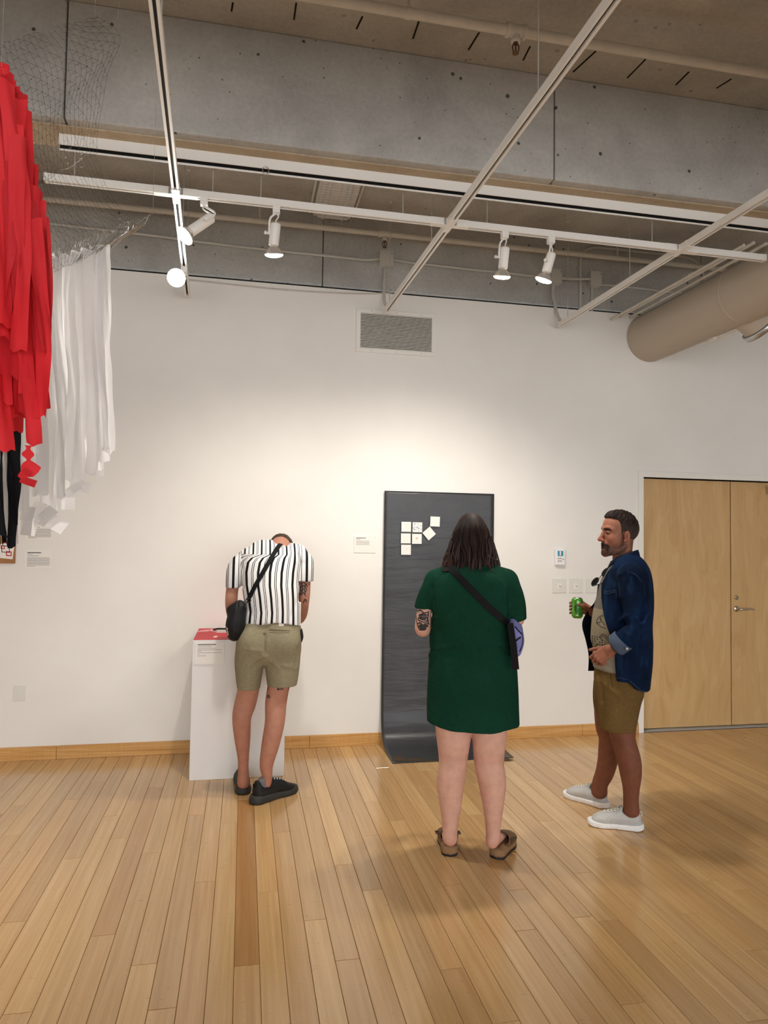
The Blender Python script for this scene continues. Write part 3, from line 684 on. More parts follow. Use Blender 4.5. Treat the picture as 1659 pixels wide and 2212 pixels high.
class Person:
    def __init__(s, base, label, cat='person'):
        s.b = Vector((base[0], base[1], 0)); d = Vector((base[0], base[1], 0)).normalized(); s.ey = d; s.ex = Vector((d.y, -d.x, 0))
        s.e = empty('person', s.b, label, cat); s.e.rotation_euler[2] = math.atan2(s.ex.y, s.ex.x); LOCAL.add(s.e.name)
    def at(s, px, py, dy=0.0):     # pixel -> local point on the upright plane dy beyond the base
        d = ray(px, py); t = ((s.b-CC).dot(s.ey)+dy)/d.dot(s.ey); q = CC+d*t-s.b; return A_((q.dot(s.ex), q.dot(s.ey), q.z))
    def lc(s, w): q = Vector(w)-s.b; return A_((q.dot(s.ex), q.dot(s.ey), q.z))
    def world(s, l): return s.b+s.ex*float(l[0])+s.ey*float(l[1])+Vector((0, 0, float(l[2])))
def bbox(*P, m=.1): P = np.concatenate([np.atleast_2d(p) for p in P]); return P.min(0)-m, P.max(0)+m
def ribbon(path, nrmls, w, th=.0025, name='strap', mat=None, parent=None, wid=None):
    """flat strap: path points, outward normals, full width w"""
    P = [Vector(p) for p in path]; N = [Vector(n).normalized() for n in nrmls]; vs = []
    for i, p in enumerate(P):
        T = (P[min(i+1, len(P)-1)]-P[max(i-1, 0)]).normalized(); sd = T.cross(N[i]).normalized()*(w/2 if wid is None else wid[i]/2); nn = sd.cross(T).normalized()*th
        vs += [p-sd, p+sd, p+sd+nn, p-sd+nn]
    n = len(P); fs = [(4*i+k, 4*i+(k+1) % 4, 4*i+4+(k+1) % 4, 4*i+4+k) for i in range(n-1) for k in range(4)]+[(0, 1, 2, 3), (4*n-4, 4*n-1, 4*n-2, 4*n-3)]
    return MB().add(vs, fs, False).build(name, mat, parent)
from mathutils.bvhtree import BVHTree
def bvh_of(parts):
    off = 0; VV, FF = [], []
    for v, f in parts: VV += [tuple(q) for q in v]; FF += [tuple(int(i)+off for i in q) for q in f]; off += len(v)
    return BVHTree.FromPolygons(VV, FF)
def project(bv, pts, direction, start=1.0, lift=.002):
    per = isinstance(direction, Person); out = []      # a Person: cast along the line of sight instead of one direction
    if per: eye = Vector(tuple(direction.lc(CC)))
    else: d = Vector(direction).normalized()
    for p in pts:
        if per: d = (Vector(p)-eye).normalized(); h = bv.ray_cast(eye+d*1.5, d, 8.0)
        else: h = bv.ray_cast(Vector(p)-d*start, d, start*2.5)
        out.append((h[0]-d*0+h[1]*lift, h[1]) if h[0] is not None else None)
    return out
def stroke(bv, pts, direction, w, lift=.0012, n=4):
    """thin inked line laid on a surface: returns MB geometry"""
    m = MB(); P = smoothpath(pts, n) if n > 1 else [Vector(p) for p in pts]; H = project(bv, P, direction, lift=lift); run = []
    def flush():
        if len(run) > 1:
            vs = []
            for i, (p, nn) in enumerate(run):
                T = (run[min(i+1, len(run)-1)][0]-run[max(i-1, 0)][0]).normalized(); sd = T.cross(nn).normalized(); ww = w/2*(1 if 0 < i < len(run)-1 else .5); vs += [p-sd*ww, p+sd*ww]
            m.add(vs, [(2*i, 2*i+1, 2*i+3, 2*i+2) for i in range(len(run)-1)])
        run.clear()
    for h in H:
        if h is None or (run and (h[0]-run[-1][0]).length > .03): flush()
        if h is not None: run.append(h)
    flush(); return m
def strokes(bv, lst, direction, w, name, mat, parent, lift=.0012):
    M_ = MB()
    for pts in lst:
        q = stroke(bv, pts, direction, w, lift); M_.add(q.v, q.f)
    if M_.v: return tag(M_.build(name, mat, parent, fix=False), kind='stuff')
# skin and cloth materials (colour comes from the mesh colour attribute where there is one)
def attr_mat(name, rough=.55, spec=.35, nscale=None, var=.12, bump=None, sheen=0):
    s = NT(name); a = s.n('Attribute'); a.attribute_name = 'col'; c = a.outputs['Color']; t = s.tex()
    if nscale: c = s.mix(1.0, c, s.ramp(s.noise(t, nscale, 5), [(.3, 1-var), (.7, 1+var)]), 'MULTIPLY')
    s.col(c); s.p(rough, 0, spec)
    if sheen: s.b.inputs['Sheen Weight'].default_value = sheen
    if bump: s.bump(s.noise(t, bump[0], 3), bump[1], bump[2])
    return s
attr_mat('skin', .58, .25, 26, .09, (300, .06, .0015))
attr_mat('cloth', .92, .06, 60, .1, (420, .15, .001))
attr_mat('hair', .6, .18, 90, .35, (260, .35, .002))
attr_mat('shoe', .6, .3, 80, .08, (350, .12, .001))
flat('rubber_black', '#161616', .6)
flat('strap_black', '#0c0c0d', .7, 0, .2, bump=(500, .2, .001))
flat('nylon_black', '#101012', .62, 0, .35, bump=(300, .2, .001))
flat('lace_grey', '#b9b9bd', .7)
flat('tattoo_ink', '#26221f', .6)
# hand builder: returns list of segments (a, b, ra, rb) and palm blobs
def hand_segments(wrist, d, n, t, curls, spread=(.06, .0, -.06, -.13), thumb=((.35, .25), (.3, .5)), size=1.0, thumb_out=.7):
    """d: wrist->knuckles, n: back of hand, t: towards thumb; curls: 4 x 3 joint angles"""
    wrist, d, n, t = A_(wrist), nrm(d), nrm(n), nrm(t); S = size; seg = []; palm = []
    base = [(.092, .029), (.096, .009), (.091, -.011), (.083, -.029)]; lens = [(.045, .026, .021), (.05, .03, .022), (.046, .028, .022), (.036, .021, .02)]
    rad = [(.0092, .0083, .0075), (.0095, .0086, .0077), (.009, .0081, .0073), (.0082, .0073, .0066)]
    for i in range(4):
        p = wrist+(d*base[i][0]+t*base[i][1])*S; dd = nrm(d*math.cos(spread[i])+t*math.sin(spread[i])); ang = 0
        palm.append((wrist+(d*.012+t*base[i][1]*.62)*S, p, .0135*S, .0115*S))
        for j in range(3):
            ang += curls[i][j]; v = dd*math.cos(ang)-n*math.sin(ang); q = p+v*lens[i][j]*S
            seg.append((p, q, rad[i][j]*S, rad[i][min(j+1, 2)]*S*(.92 if j == 2 else 1))); p = q
    p = wrist+(d*.028+t*.024-n*.008)*S; a1, b1 = thumb[0]; tv = nrm(d*math.cos(thumb_out)+t*math.sin(thumb_out)-n*a1); q = p+tv*.042*S
    palm.append((wrist+(d*.012+t*.008)*S, p, .016*S, .0155*S)); palm.append((p, q, .0155*S, .0115*S))
    tv2 = nrm(tv*math.cos(thumb[1][0])+d*math.sin(thumb[1][0])*.8-n*b1*.6); r = q+tv2*.034*S; seg.append((q, r, .0112*S, .0098*S))
    tv3 = nrm(tv2+d*thumb[1][1]*.5-n*b1*.3); seg.append((r, r+tv3*.027*S, .0098*S, .0082*S))
    return seg, palm
def hand_mesh(seg, palm, wristpts=None, h=.0022, extra=None):
    P = A_([q for s_ in seg+palm for q in s_[:2]]); W_ = A_(wristpts[0]) if wristpts else P[:1]
    F = Field(np.minimum(P.min(0), W_.min(0))-.035, np.maximum(P.max(0), W_.max(0))+.035, h)
    for a, b, ra, rb in palm: F.limb([a, b], [ra, rb], k=.012, n=2)
    if wristpts: F.limb(wristpts[0], wristpts[1], wristpts[2], U=wristpts[3], k=.014, n=3)
    G = Field(F.lo+3*h, F.lo+A_(F.d.shape)*h-4*h, h); G.d = np.full_like(F.d, .5); G.lo = F.lo; G.ax = F.ax
    for a, b, ra, rb in seg: G.limb([a, b], [ra, rb], k=.002, n=1)
    F.d = smin(F.d, G.d, .007)
    if extra: extra(F)
    return F.net()
# ================================================================ person 1: woman in the green dress (seen from behind)
def widths(P, rows, dy, depth=None):
    """rows of (y, xl, xr) -> local centres and lateral half widths"""
    C, R_ = [], []
    for (y, xl, xr) in rows:
        a, b = P.at(xl, y, dy), P.at(xr, y, dy); C.append((a+b)/2); R_.append((b[0]-a[0])/2)
    return A_(C), A_(R_)
def sole_mesh(heel, toe, prof, z0, z1, n=28, top_in=.0, lift=0.0, camber=0.0):
    """shoe-sole outline swept along heel->toe; prof: list of (t, half width left, half width right)"""
    heel, toe = A_(heel), A_(toe); d = toe-heel; L = np.linalg.norm(d[:2]); d = d/L; s_ = A_((d[1], -d[0], 0)); ts = np.linspace(0, 1, n)
    pr = A_(prof); wl = np.interp(ts, pr[:, 0], pr[:, 1]); wr = np.interp(ts, pr[:, 0], pr[:, 2]); e = np.sqrt(np.clip(1-((ts-.14)/.14)**2, 0, 1)); e2 = np.sqrt(np.clip(1-((ts-.80)/.20)**2, 0, 1))
    f = np.where(ts < .14, e, np.where(ts > .80, e2, 1)); f = np.maximum(f, .02); vs = []; m = MB()
    zz = lambda t, z: z+lift*max(0, (t-.72)/.28)**2
    for i, t in enumerate(ts):
        c = heel+d*L*t
        for (z, sc) in ((z0, .97), (z0+.25*(z1-z0), 1.0), (z1-.2*(z1-z0), 1.0), (z1, 1-top_in)):
            for sg, w in ((-1, wl[i]), (1, wr[i])): q = c+s_*sg*w*f[i]*sc; vs.append((q[0], q[1], zz(t, z)))
    fs = []
    for i in range(n-1):
        o, p = 8*i, 8*i+8
        for k in range(3): fs += [(o+2*k, o+2*k+2, p+2*k+2, p+2*k), (o+2*k+1, p+2*k+1, p+2*k+3, o+2*k+3)]
        fs += [(o, p, p+1, o+1), (o+6, o+7, p+7, p+6)]
    for o in (0, 8*(n-1)): fs += [(o, o+1, o+3, o+2), (o+2, o+3, o+5, o+4), (o+4, o+5, o+7, o+6)]
    m.add(vs, fs, True); return m
def foot_frame(heel, toe):
    heel, toe = A_(heel), A_(toe); d = toe-heel; d[2] = 0; L = np.linalg.norm(d); d /= L; return d, A_((d[1], -d[0], 0)), L

WO = Person((1.135, 3.30), 'woman seen from behind in a dark green T-shirt dress facing the black paper')
def build_woman():
    P = WO; SK = L3('#d9a995'); e = P.e
    # ---- body: legs, torso core, neck, head, arms in one surface
    F = Field((-.36, -.16, -.02), (.36, .44, 1.70), .0045)
    rowsL = [(1440, 945, 1015), (1520, 938, 1018), (1580, 941, 1018.5), (1646, 948, 1009), (1688, 943, 1003.5), (1740, 950.5, 996.5), (1780, 955, 989.5), (1806, 956.5, 987.5)]
    rowsR = [(1440, 1022, 1096), (1520, 1018, 1098), (1580, 1019, 1096), (1646, 1024, 1089), (1688, 1032.5, 1093.5), (1740, 1043, 1088), (1780, 1048, 1082), (1806, 1050, 1080.5)]
    for rows, dyo in ((rowsL, 0.0), (rowsR, .01)):
        c, r = widths(P, rows, .06); dep = [.085, .085, .08, .064, .064, .052, .04, .037]; oy = [.07, .07, .07, .062, .048, .05, .05, .052]
        for i in range(len(c)): c[i][1] = oy[i]+dyo
        F.limb(c, r, dep, U=(1, 0, 0), k=.012, n=5)
    for (hx, hy, tx, tyy) in ((971, 1836, -.045, .21), (1064.5, 1838, .075, .20)):
        a = P.at(hx, hy, .05); a[2] = .080; a[1] += .012; F.limb([a+A_((0, -.016, -.010)), a+A_((0, .0, -.008)), a+A_((tx*.5, tyy*.5, -.016)), a+A_((tx*.78, tyy*.78, -.03))], [.028, .031, .034, .03], [.025, .028, .022, .012], U=(1, 0, 0), k=.02)
    c, r = widths(P, [(1480, 935, 1108), (1395, 945, 1092), (1300, 945, 1090), (1252, 955, 1080)], .08); F.limb(c, r*.93, [.12, .11, .11, .07], U=(1, 0, 0), k=.03)
    nb = P.at(1018, 1235, .09); F.limb([nb+A_((0, .0, -.05)), nb, P.at(1018, 1195, .115)], [.062, .054, .052], k=.03)
    hc = P.at(1019, 1165, .125); F.ell(hc, (.074, .092, .105), k=.02); F.ell(hc+A_((0, .05, -.045)), (.055, .055, .07), k=.03)
    F.limb([hc+A_((0, .135, -.005)), hc+A_((0, .155, -.035))], [.01, .012], k=.015)
    # arms (elbows at the sides, forearms held in front)
    sl_, el_ = P.at(945, 1255, .07), P.at(913, 1356, .05); wl_ = el_+A_((.06, .215, .06))
    F.limb([sl_, P.at(922, 1300, .06), el_, el_+A_((.02, .08, .015)), wl_], [.036, .036, .040, .04, .027], k=.02)
    sr_, er_ = P.at(1093, 1255, .07), P.at(1117, 1336, .05); wr_ = er_+A_((-.07, .21, .05))
    F.limb([sr_, P.at(1110, 1295, .06), er_, er_+A_((-.02, .08, .012)), wr_], [.036, .036, .037, .04, .027], k=.02)
    v, f = F.net(); parts = [(v, f)]
    for w_, el, sg in ((wl_, el_, 1), (wr_, er_, -1)):
        d_ = nrm((sg*.55, .75, .25)); t_ = A_((0, 0, 1.0)); t_ = nrm(t_-d_*(t_@d_)); n_ = nrm(np.cross(d_, t_)*sg)
        sg_, pm = hand_segments(w_, d_, -n_ if sg > 0 else -n_, t_, [(.5, .7, .5)]*4, size=.92); parts.append(hand_mesh(sg_, pm, ([w_-d_*.05, w_+d_*.01], [.027, .024], [.024, .02], t_), .003))
    cols = []
    for v_, f_ in parts:
        c = np.tile(SK, (len(v_), 1)); n = fbm(v_*9, 3)
        c = cmix(c, .25*sst(.1, .6, n), L3('#c98a78')); c = cmix(c, .5*sst(.12, .02, v_[:, 2]), L3('#d88f7c'))
        kb = P.at(978, 1640, 0)[2]; c = cmix(c, .3*np.exp(-((v_[:, 2]-kb)/.03)**2), L3('#c08473')); cols.append(c)
    skinmesh('body', parts, 'skin', e, cols)
    # tattoo on the back of the left arm
    bv = bvh_of([parts[0]]); at = P.at
    T = [[(900, 1322), (908, 1318), (916, 1324), (927, 1321)], [(904, 1330), (914, 1326), (926, 1330)], [(903, 1338), (908, 1330), (915, 1327), (921, 1333), (923, 1340)], [(903, 1338), (909, 1342), (917, 1344), (923, 1340)],
         [(906, 1337), (911, 1331), (915, 1329)], [(912, 1340), (915, 1333), (917, 1329)], [(918, 1341), (919, 1335), (919, 1331)], [(901, 1348), (908, 1346), (914, 1350), (922, 1346), (927, 1349)], [(904, 1356), (909, 1350), (915, 1355), (920, 1350), (925, 1354)],
         [(907, 1361), (911, 1356), (916, 1361), (921, 1357)], [(899, 1320), (900, 1335), (902, 1350), (908, 1362)], [(925, 1322), (924, 1336), (926, 1350)], [(909, 1345), (910, 1358)], [(916, 1346), (917, 1360)], [(905, 1344), (912, 1348)], [(920, 1343), (926, 1340)]]
    strokes(bv, [[at(x, y, -.2) for x, y in s_] for s_ in T], P, .006, 'tattoo', 'tattoo_ink', e)
    strokes(bv, [[at(x, y, -.2) for x, y in s_] for s_ in ([(905, 1352), (915, 1353), (924, 1351)], [(907, 1358), (914, 1359), (920, 1355)], [(908, 1334), (914, 1337), (919, 1336)])], P, .016, 'tattoo_shading', 'tattoo_ink', e, .0009)
    # ---- dress
    D = Field((-.36, -.16, .5), (.36, .34, 1.46), .0045)
    rows = [(1620, 920, 1123), (1570, 922, 1121.5), (1530, 921.5, 1120.5), (1480, 922.5, 1119.5), (1440, 926, 1117), (1412, 929, 1111), (1398, 930.5, 1106), (1384, 928.5, 1106), (1350, 928.5, 1103), (1310, 930, 1104), (1275, 931, 1107), (1252, 940, 1100), (1240, 958, 1082)]
    c, r = widths(P, rows, .075); dep = [.15, .15, .15, .15, .145, .134, .127, .134, .135, .135, .125, .098, .07]
    for i in range(len(c)): c[i][1] = .082
    D.limb(c, r, dep, U=(1, 0, 0), k=.02, n=5)
    for sx in (-1, 1):   # shoulder slopes
        a = P.at(1018+sx*22, 1238, .085); b = P.at(1018+sx*78, 1252 if sx < 0 else 1251, .08); D.limb([a, b], [.036, .05], k=.03)
        D.ell(P.at(1018+sx*42, 1300, .0), (.09, .045, .12), k=.06)
    D.limb([P.at(950, 1256, .075), P.at(932, 1272, .07), P.at(919, 1296, .065), P.at(912.5, 1314, .06), P.at(909, 1330, .06)], [.052, .05, .045, .042, .042], [.06, .058, .054, .05, .05], U=(1, 0, 0), k=.03)
    D.limb([P.at(1088, 1256, .075), P.at(1103, 1272, .07), P.at(1113, 1300, .06), P.at(1117.5, 1328, .06), P.at(1118, 1355, .06)], [.052, .053, .05, .046, .045], [.06, .06, .058, .055, .055], U=(1, 0, 0), k=.03)
    zl, zr, zh = P.at(912, 1314, .06), P.at(1120, 1342, .06), P.at(1020, 1577, 0)
    D.plane(zl, (-.12, 0, -1), .003, (-.4, -.2, zl[2]-.1), (P.at(931.5, 1300, .06)[0], .4, zl[2]+.02))
    D.plane(zr, (.3, 0, -1), .003, (P.at(1104, 1300, .06)[0], -.2, zr[2]-.1), (.4, .4, zr[2]+.04))
    D.fn(lambda X, Y, Z: (zh[2]+.012*(np.abs(X-.0)/.22)**2*1.2)-Z, (-.4, -.3, -1), (.4, .5, .8), .004)
    for (x_, w_) in ((979, 36), (1057, 36)): a = P.at(x_, 1590, .07); D.ell(a+A_((0, 0, -.02)), (.098, .10, .06), k=.01, mode='sub')
    v, f = D.net(); nn = vnormals(v, f); x, y, z = v.T
    za = P.at(1018, 1395, 0)[2]
    disp = .0035*fbm(v*A_((7, 5, 2.2)), 3)+.004*np.sin(x*26+3*fbm(v*3, 2))*sst(.75, 1.0, z)*sst(1.14, 1.0, z)+.003*np.sin(x*30+y*20)*sst(.85, .62, z)
    for (q0, q1, w_, a_) in (((935, 1405), (1000, 1392), .012, .006), ((1105, 1392), (1040, 1398), .012, .006), ((925, 1425), (955, 1402), .01, .005), ((1110, 1420), (1085, 1402), .012, -.006), ((932, 1270), (938, 1330), .012, -.009), ((1103, 1275), (1100, 1335), .012, -.009), ((940, 1250), (932, 1290), .01, .004), ((1095, 1330), (1060, 1360), .014, .005), ((960, 1440), (985, 1520), .02, .004), ((1085, 1300), (1105, 1330), .012, .006)):
        p0, p1 = P.at(*q0, -.05), P.at(*q1, -.05); ab = (p1-p0)[[0, 2]]; w2 = v[:, [0, 2]]-p0[[0, 2]]; t = np.clip(w2@ab/(ab@ab), 0, 1); dd = np.linalg.norm(w2-t[:, None]*ab, axis=1); disp = disp+a_*np.exp(-(dd/w_)**2)*(y < .1)
    v = v+nn*disp[:, None]; cD = np.tile(L3('#143a2b'), (len(v), 1)); cD = cmix(cD, .3*sst(-.2, .6, fbm(v*5, 2)), L3('#1a4636'))
    skinmesh('dress', [(v, f)], 'cloth', e, [cD]); dbv = bvh_of([(v, f)])
    # ---- hair: wavy bob
    H = Field((-.2, -.04, 1.33), (.2, .36, 1.72), .0035)
    rows = [(1128, 1000, 1034), (1136, 988, 1046), (1150, 983, 1054), (1168, 978.5, 1057), (1186, 974, 1060), (1202, 967, 1066), (1214, 961, 1071), (1222, 963, 1070), (1229, 970, 1064)]
    c, r = widths(P, rows, .115); dep = [.05, .085, .108, .112, .108, .10, .095, .085, .07]; oy = [.115, .115, .118, .118, .112, .105, .1, .095, .092]
    for i in range(len(c)): c[i][1] = oy[i]
    H.limb(c, r, dep, U=(1, 0, 0), k=.01, n=5); H.ell(P.at(1018, 1158, .115), (.086, .108, .086), k=.02); H.limb([P.at(972, 1214, .09), P.at(985, 1222, .06), P.at(1018, 1224, .05), P.at(1050, 1222, .06), P.at(1064, 1214, .09)], [.026, .03, .032, .03, .026], k=.02); H.ell(hc+A_((0, .1, -.07)), (.06, .1, .09), k=.02, mode='sub')
    v, f = H.net(); nn = vnormals(v, f); th = np.arctan2(v[:, 0]-hc[0], -(v[:, 1]-hc[1])); z = v[:, 2]; zt_, zb = P.at(1018, 1128, .1)[2], P.at(1018, 1228, .1)[2]; tt = (zt_-z)/(zt_-zb)
    wav = th+.16*np.sin(tt*7+th*2)*tt+.25*fbm(np.stack([th*2, z*8, 0*z], 1), 2)*tt
    disp = .004*np.sin(wav*26)*sst(.02, .3, tt)+.0035*np.sin(wav*47+1)*sst(0, .3, tt)+.008*fbm(np.stack([wav*4, z*6, 0*z], 1), 2)*tt
    disp += .012*np.sin(wav*9)*sst(.75, 1.05, tt); v = v+nn*disp[:, None]
    cH = np.tile(L3('#221613'), (len(v), 1)); cH = cmix(cH, .75*sst(.1, .8, np.sin(wav*26)*.5+fbm(np.stack([wav*9, z*5, 0*z], 1), 2)), L3('#43291f')); cH = cmix(cH, .5*sst(.6, 1, tt)*sst(.3, 1.2, -th), L3('#5a3424'))
    skinmesh('hair', [(v, f)], 'hair', e, [cH])
    rr = random.Random(5); st = MB()
    for i in range(46):     # loose ends around the hem of the bob and over the back
        a = -1.9+3.8*rr.random(); k = rr.random(); z0 = zb+.10*k+.02; w0 = .118+.03*(1-k)*1.0; p0 = A_((hc[0]+math.sin(a)*w0*.95, .1-math.cos(a)*.098, z0)); o = A_((math.sin(a), -math.cos(a), 0))
        q = [p0-o*.01+A_((0, 0, .05)), p0+o*.004, p0+o*.004+A_((0, 0, -.04)), p0+o*(.012+.022*rr.random())+A_((.006*rr.uniform(-1, 1), 0, -.075+.03*rr.random()))]
        st.tube(smoothpath(q, 4), [.0042, .0042, .004, .004, .0038, .0036, .0034, .0032, .003, .0025, .002, .0014, .0006], 5)
    st.build('loose_strands', flat('hair_dark', '#2a1a15', .45, 0, .4), e)
    # ---- clogs
    for nm, hx, hy, vec in (('l', 972.5, 1850, (-.035, .235)), ('r', 1070, 1855, (.085, .222))):
        a = P.at(hx, hy, .0); a = P.lc(onz(hx, 1852 if nm == 'l' else 1857, 0)); heel = A_((a[0], a[1]+.004, 0)); toe = heel+A_((vec[0], vec[1], 0)); d, s_, L = foot_frame(heel, toe)
        sh = empty('clog', P.world(heel)); par(sh, e); pr = [(0, .040, .040), (.2, .041, .041), (.45, .039, .041), (.7, .049, .049), (1, .034, .04)]
        mats = []
        for z0, z1, mt, nme in ((0.0, .011, 'rubber_black', 'outsole'), (.011, .043, 'cork', 'footbed')): sole_mesh(heel, toe, pr, z0, z1, top_in=.03).build(nme, mt, None).matrix_world = Matrix.Identity(4); mats.append(bpy.context.scene.collection.objects[-1])
        U_ = Field(np.minimum(heel, toe)-A_((.08, .06, .02)), np.maximum(heel, toe)+A_((.08, .06, .13)), .003)
        U_.limb([heel+d*.06+A_((0, 0, .062)), heel+d*.13+A_((0, 0, .052)), heel+d*.19+A_((0, 0, .043)), heel+d*.222+A_((0, 0, .036))], [.046, .05, .048, .036], [.046, .042, .03, .02], U=s_, k=.004)
        U_.plane((0, 0, .026), (0, 0, -1), .002); U_.plane(heel+d*.075+A_((0, 0, .05)), -nrm(d*.9+A_((0, 0, -.55))), .004)
        U_.limb([heel+d*.05+A_((0, 0, .075)), heel+d*.2+A_((0, 0, .046))], [.04, .036], [.034, .018], U=s_, k=.004, mode='sub')
        v, f = U_.net(); up = skinmesh('upper', [(v, f)], 'shoe', None, [np.tile(L3('#6d5238'), (len(v), 1))]); mats.append(up)
        sp = empty('clog_straps', (0, 0, 0)) if 0 else None
        for j, dd in enumerate((.10, .135)):
            for sg in (-1, 1):
                c_ = heel+d*dd+s_*sg*.046+A_((0, 0, .062-.006*j)); bk = MB(); bk.obox(c_, tuple(s_*sg*.004), tuple(d*.011), (0, 0, .011)); bk.obox(c_+A_(s_)*sg*.006+A_((0, 0, .012)), tuple(s_*sg*.012), tuple(d*.006), (0, 0, .003)); mats.append(bk.build('buckle', 'strap_brown'))
        for o in mats: o.parent = sh; o.matrix_parent_inverse = (Matrix.Translation(Vector(sh.matrix_basis.translation)) if 0 else Matrix.Translation(Vector(tuple(heel)))).inverted()
        sh.matrix_parent_inverse = Matrix.Identity(4); sh.location = tuple(heel); sh.rotation_euler = (0, 0, 0)
    # ---- crossbody bag
    bg_ = empty('crossbody_bag', P.world(P.at(1117, 1410, .03)), 'small lavender crossbody bag with a wide black strap on the woman in green', 'bag')
    def own(o): o.parent = bg_; o.matrix_parent_inverse = Matrix.Translation(bg_.location).inverted() @ Matrix.Translation(P.b) @ Matrix.Rotation(P.e.rotation_euler[2], 4, 'Z'); return o
    pts = [(962, 1233), (972, 1229), (980, 1236), (1000, 1256), (1025, 1281), (1050, 1306), (1075, 1329), (1096, 1346), (1103, 1353)]
    H_ = project(dbv, smoothpath([P.at(x_, y_, -.3) for x_, y_ in pts], 5), P, lift=.004); H_ = [h for h in H_ if h is not None]
    top = H_[0][0]; pre = [(top+Vector((-.002, .13, .0)), Vector((-.2, .6, .8))), (top+Vector((0, .07, .022)), Vector((-.1, 0, 1))), (top+Vector((0, .03, .016)), Vector((-.1, -.4, .9)))]
    H_ = pre+H_; own(ribbon([h[0] for h in H_], [h[1] for h in H_], .034, .003, 'strap', 'strap_black'))
    b0 = P.at(1102, 1346, -.045); b1 = P.at(1109, 1395, -.045); b2 = P.at(1114, 1446, -.05)
    own(ribbon(smoothpath([b0, b1, b2], 5), [(-.1, -1, 0)]*11, .03, .003, 'strap_tail', 'strap_black', wid=[.03+.004*i/10 for i in range(11)]))
    G = Field((.1, -.12, .9), (.36, .2, 1.25), .004); cb = P.at(1115, 1378, .03)
    G.limb([P.at(1109, 1352, .0), P.at(1116, 1364, .02), P.at(1118, 1384, .03), P.at(1114, 1406, .03)], [.022, .030, .033, .026], [.06, .08, .085, .065], U=(1, 0, 0), k=.01)
    v, f = G.net(); nn = vnormals(v, f); v = v+nn*(.003*fbm(v*14, 2))[:, None]; own(skinmesh('bag_body', [(v, f)], 'cloth', None, [np.tile(L3('#7f80b8'), (len(v), 1))])); bb = bvh_of([(v, f)])
    q = strokes(bb, [[P.at(x_, y_, -.3) for x_, y_ in s_] for s_ in ([(1112, 1353), (1119, 1362), (1127, 1370)], [(1126, 1366), (1129, 1378), (1128, 1392), (1122, 1408)], [(1113, 1386), (1119, 1380), (1125, 1376)])], P, .008, 'piping', 'strap_black', None)
    if q: own(q)
flat('cork', '#a5815c', .8, var=('#7d5d3e', 160)); flat('strap_brown', '#4d3a2a', .7)
build_woman()
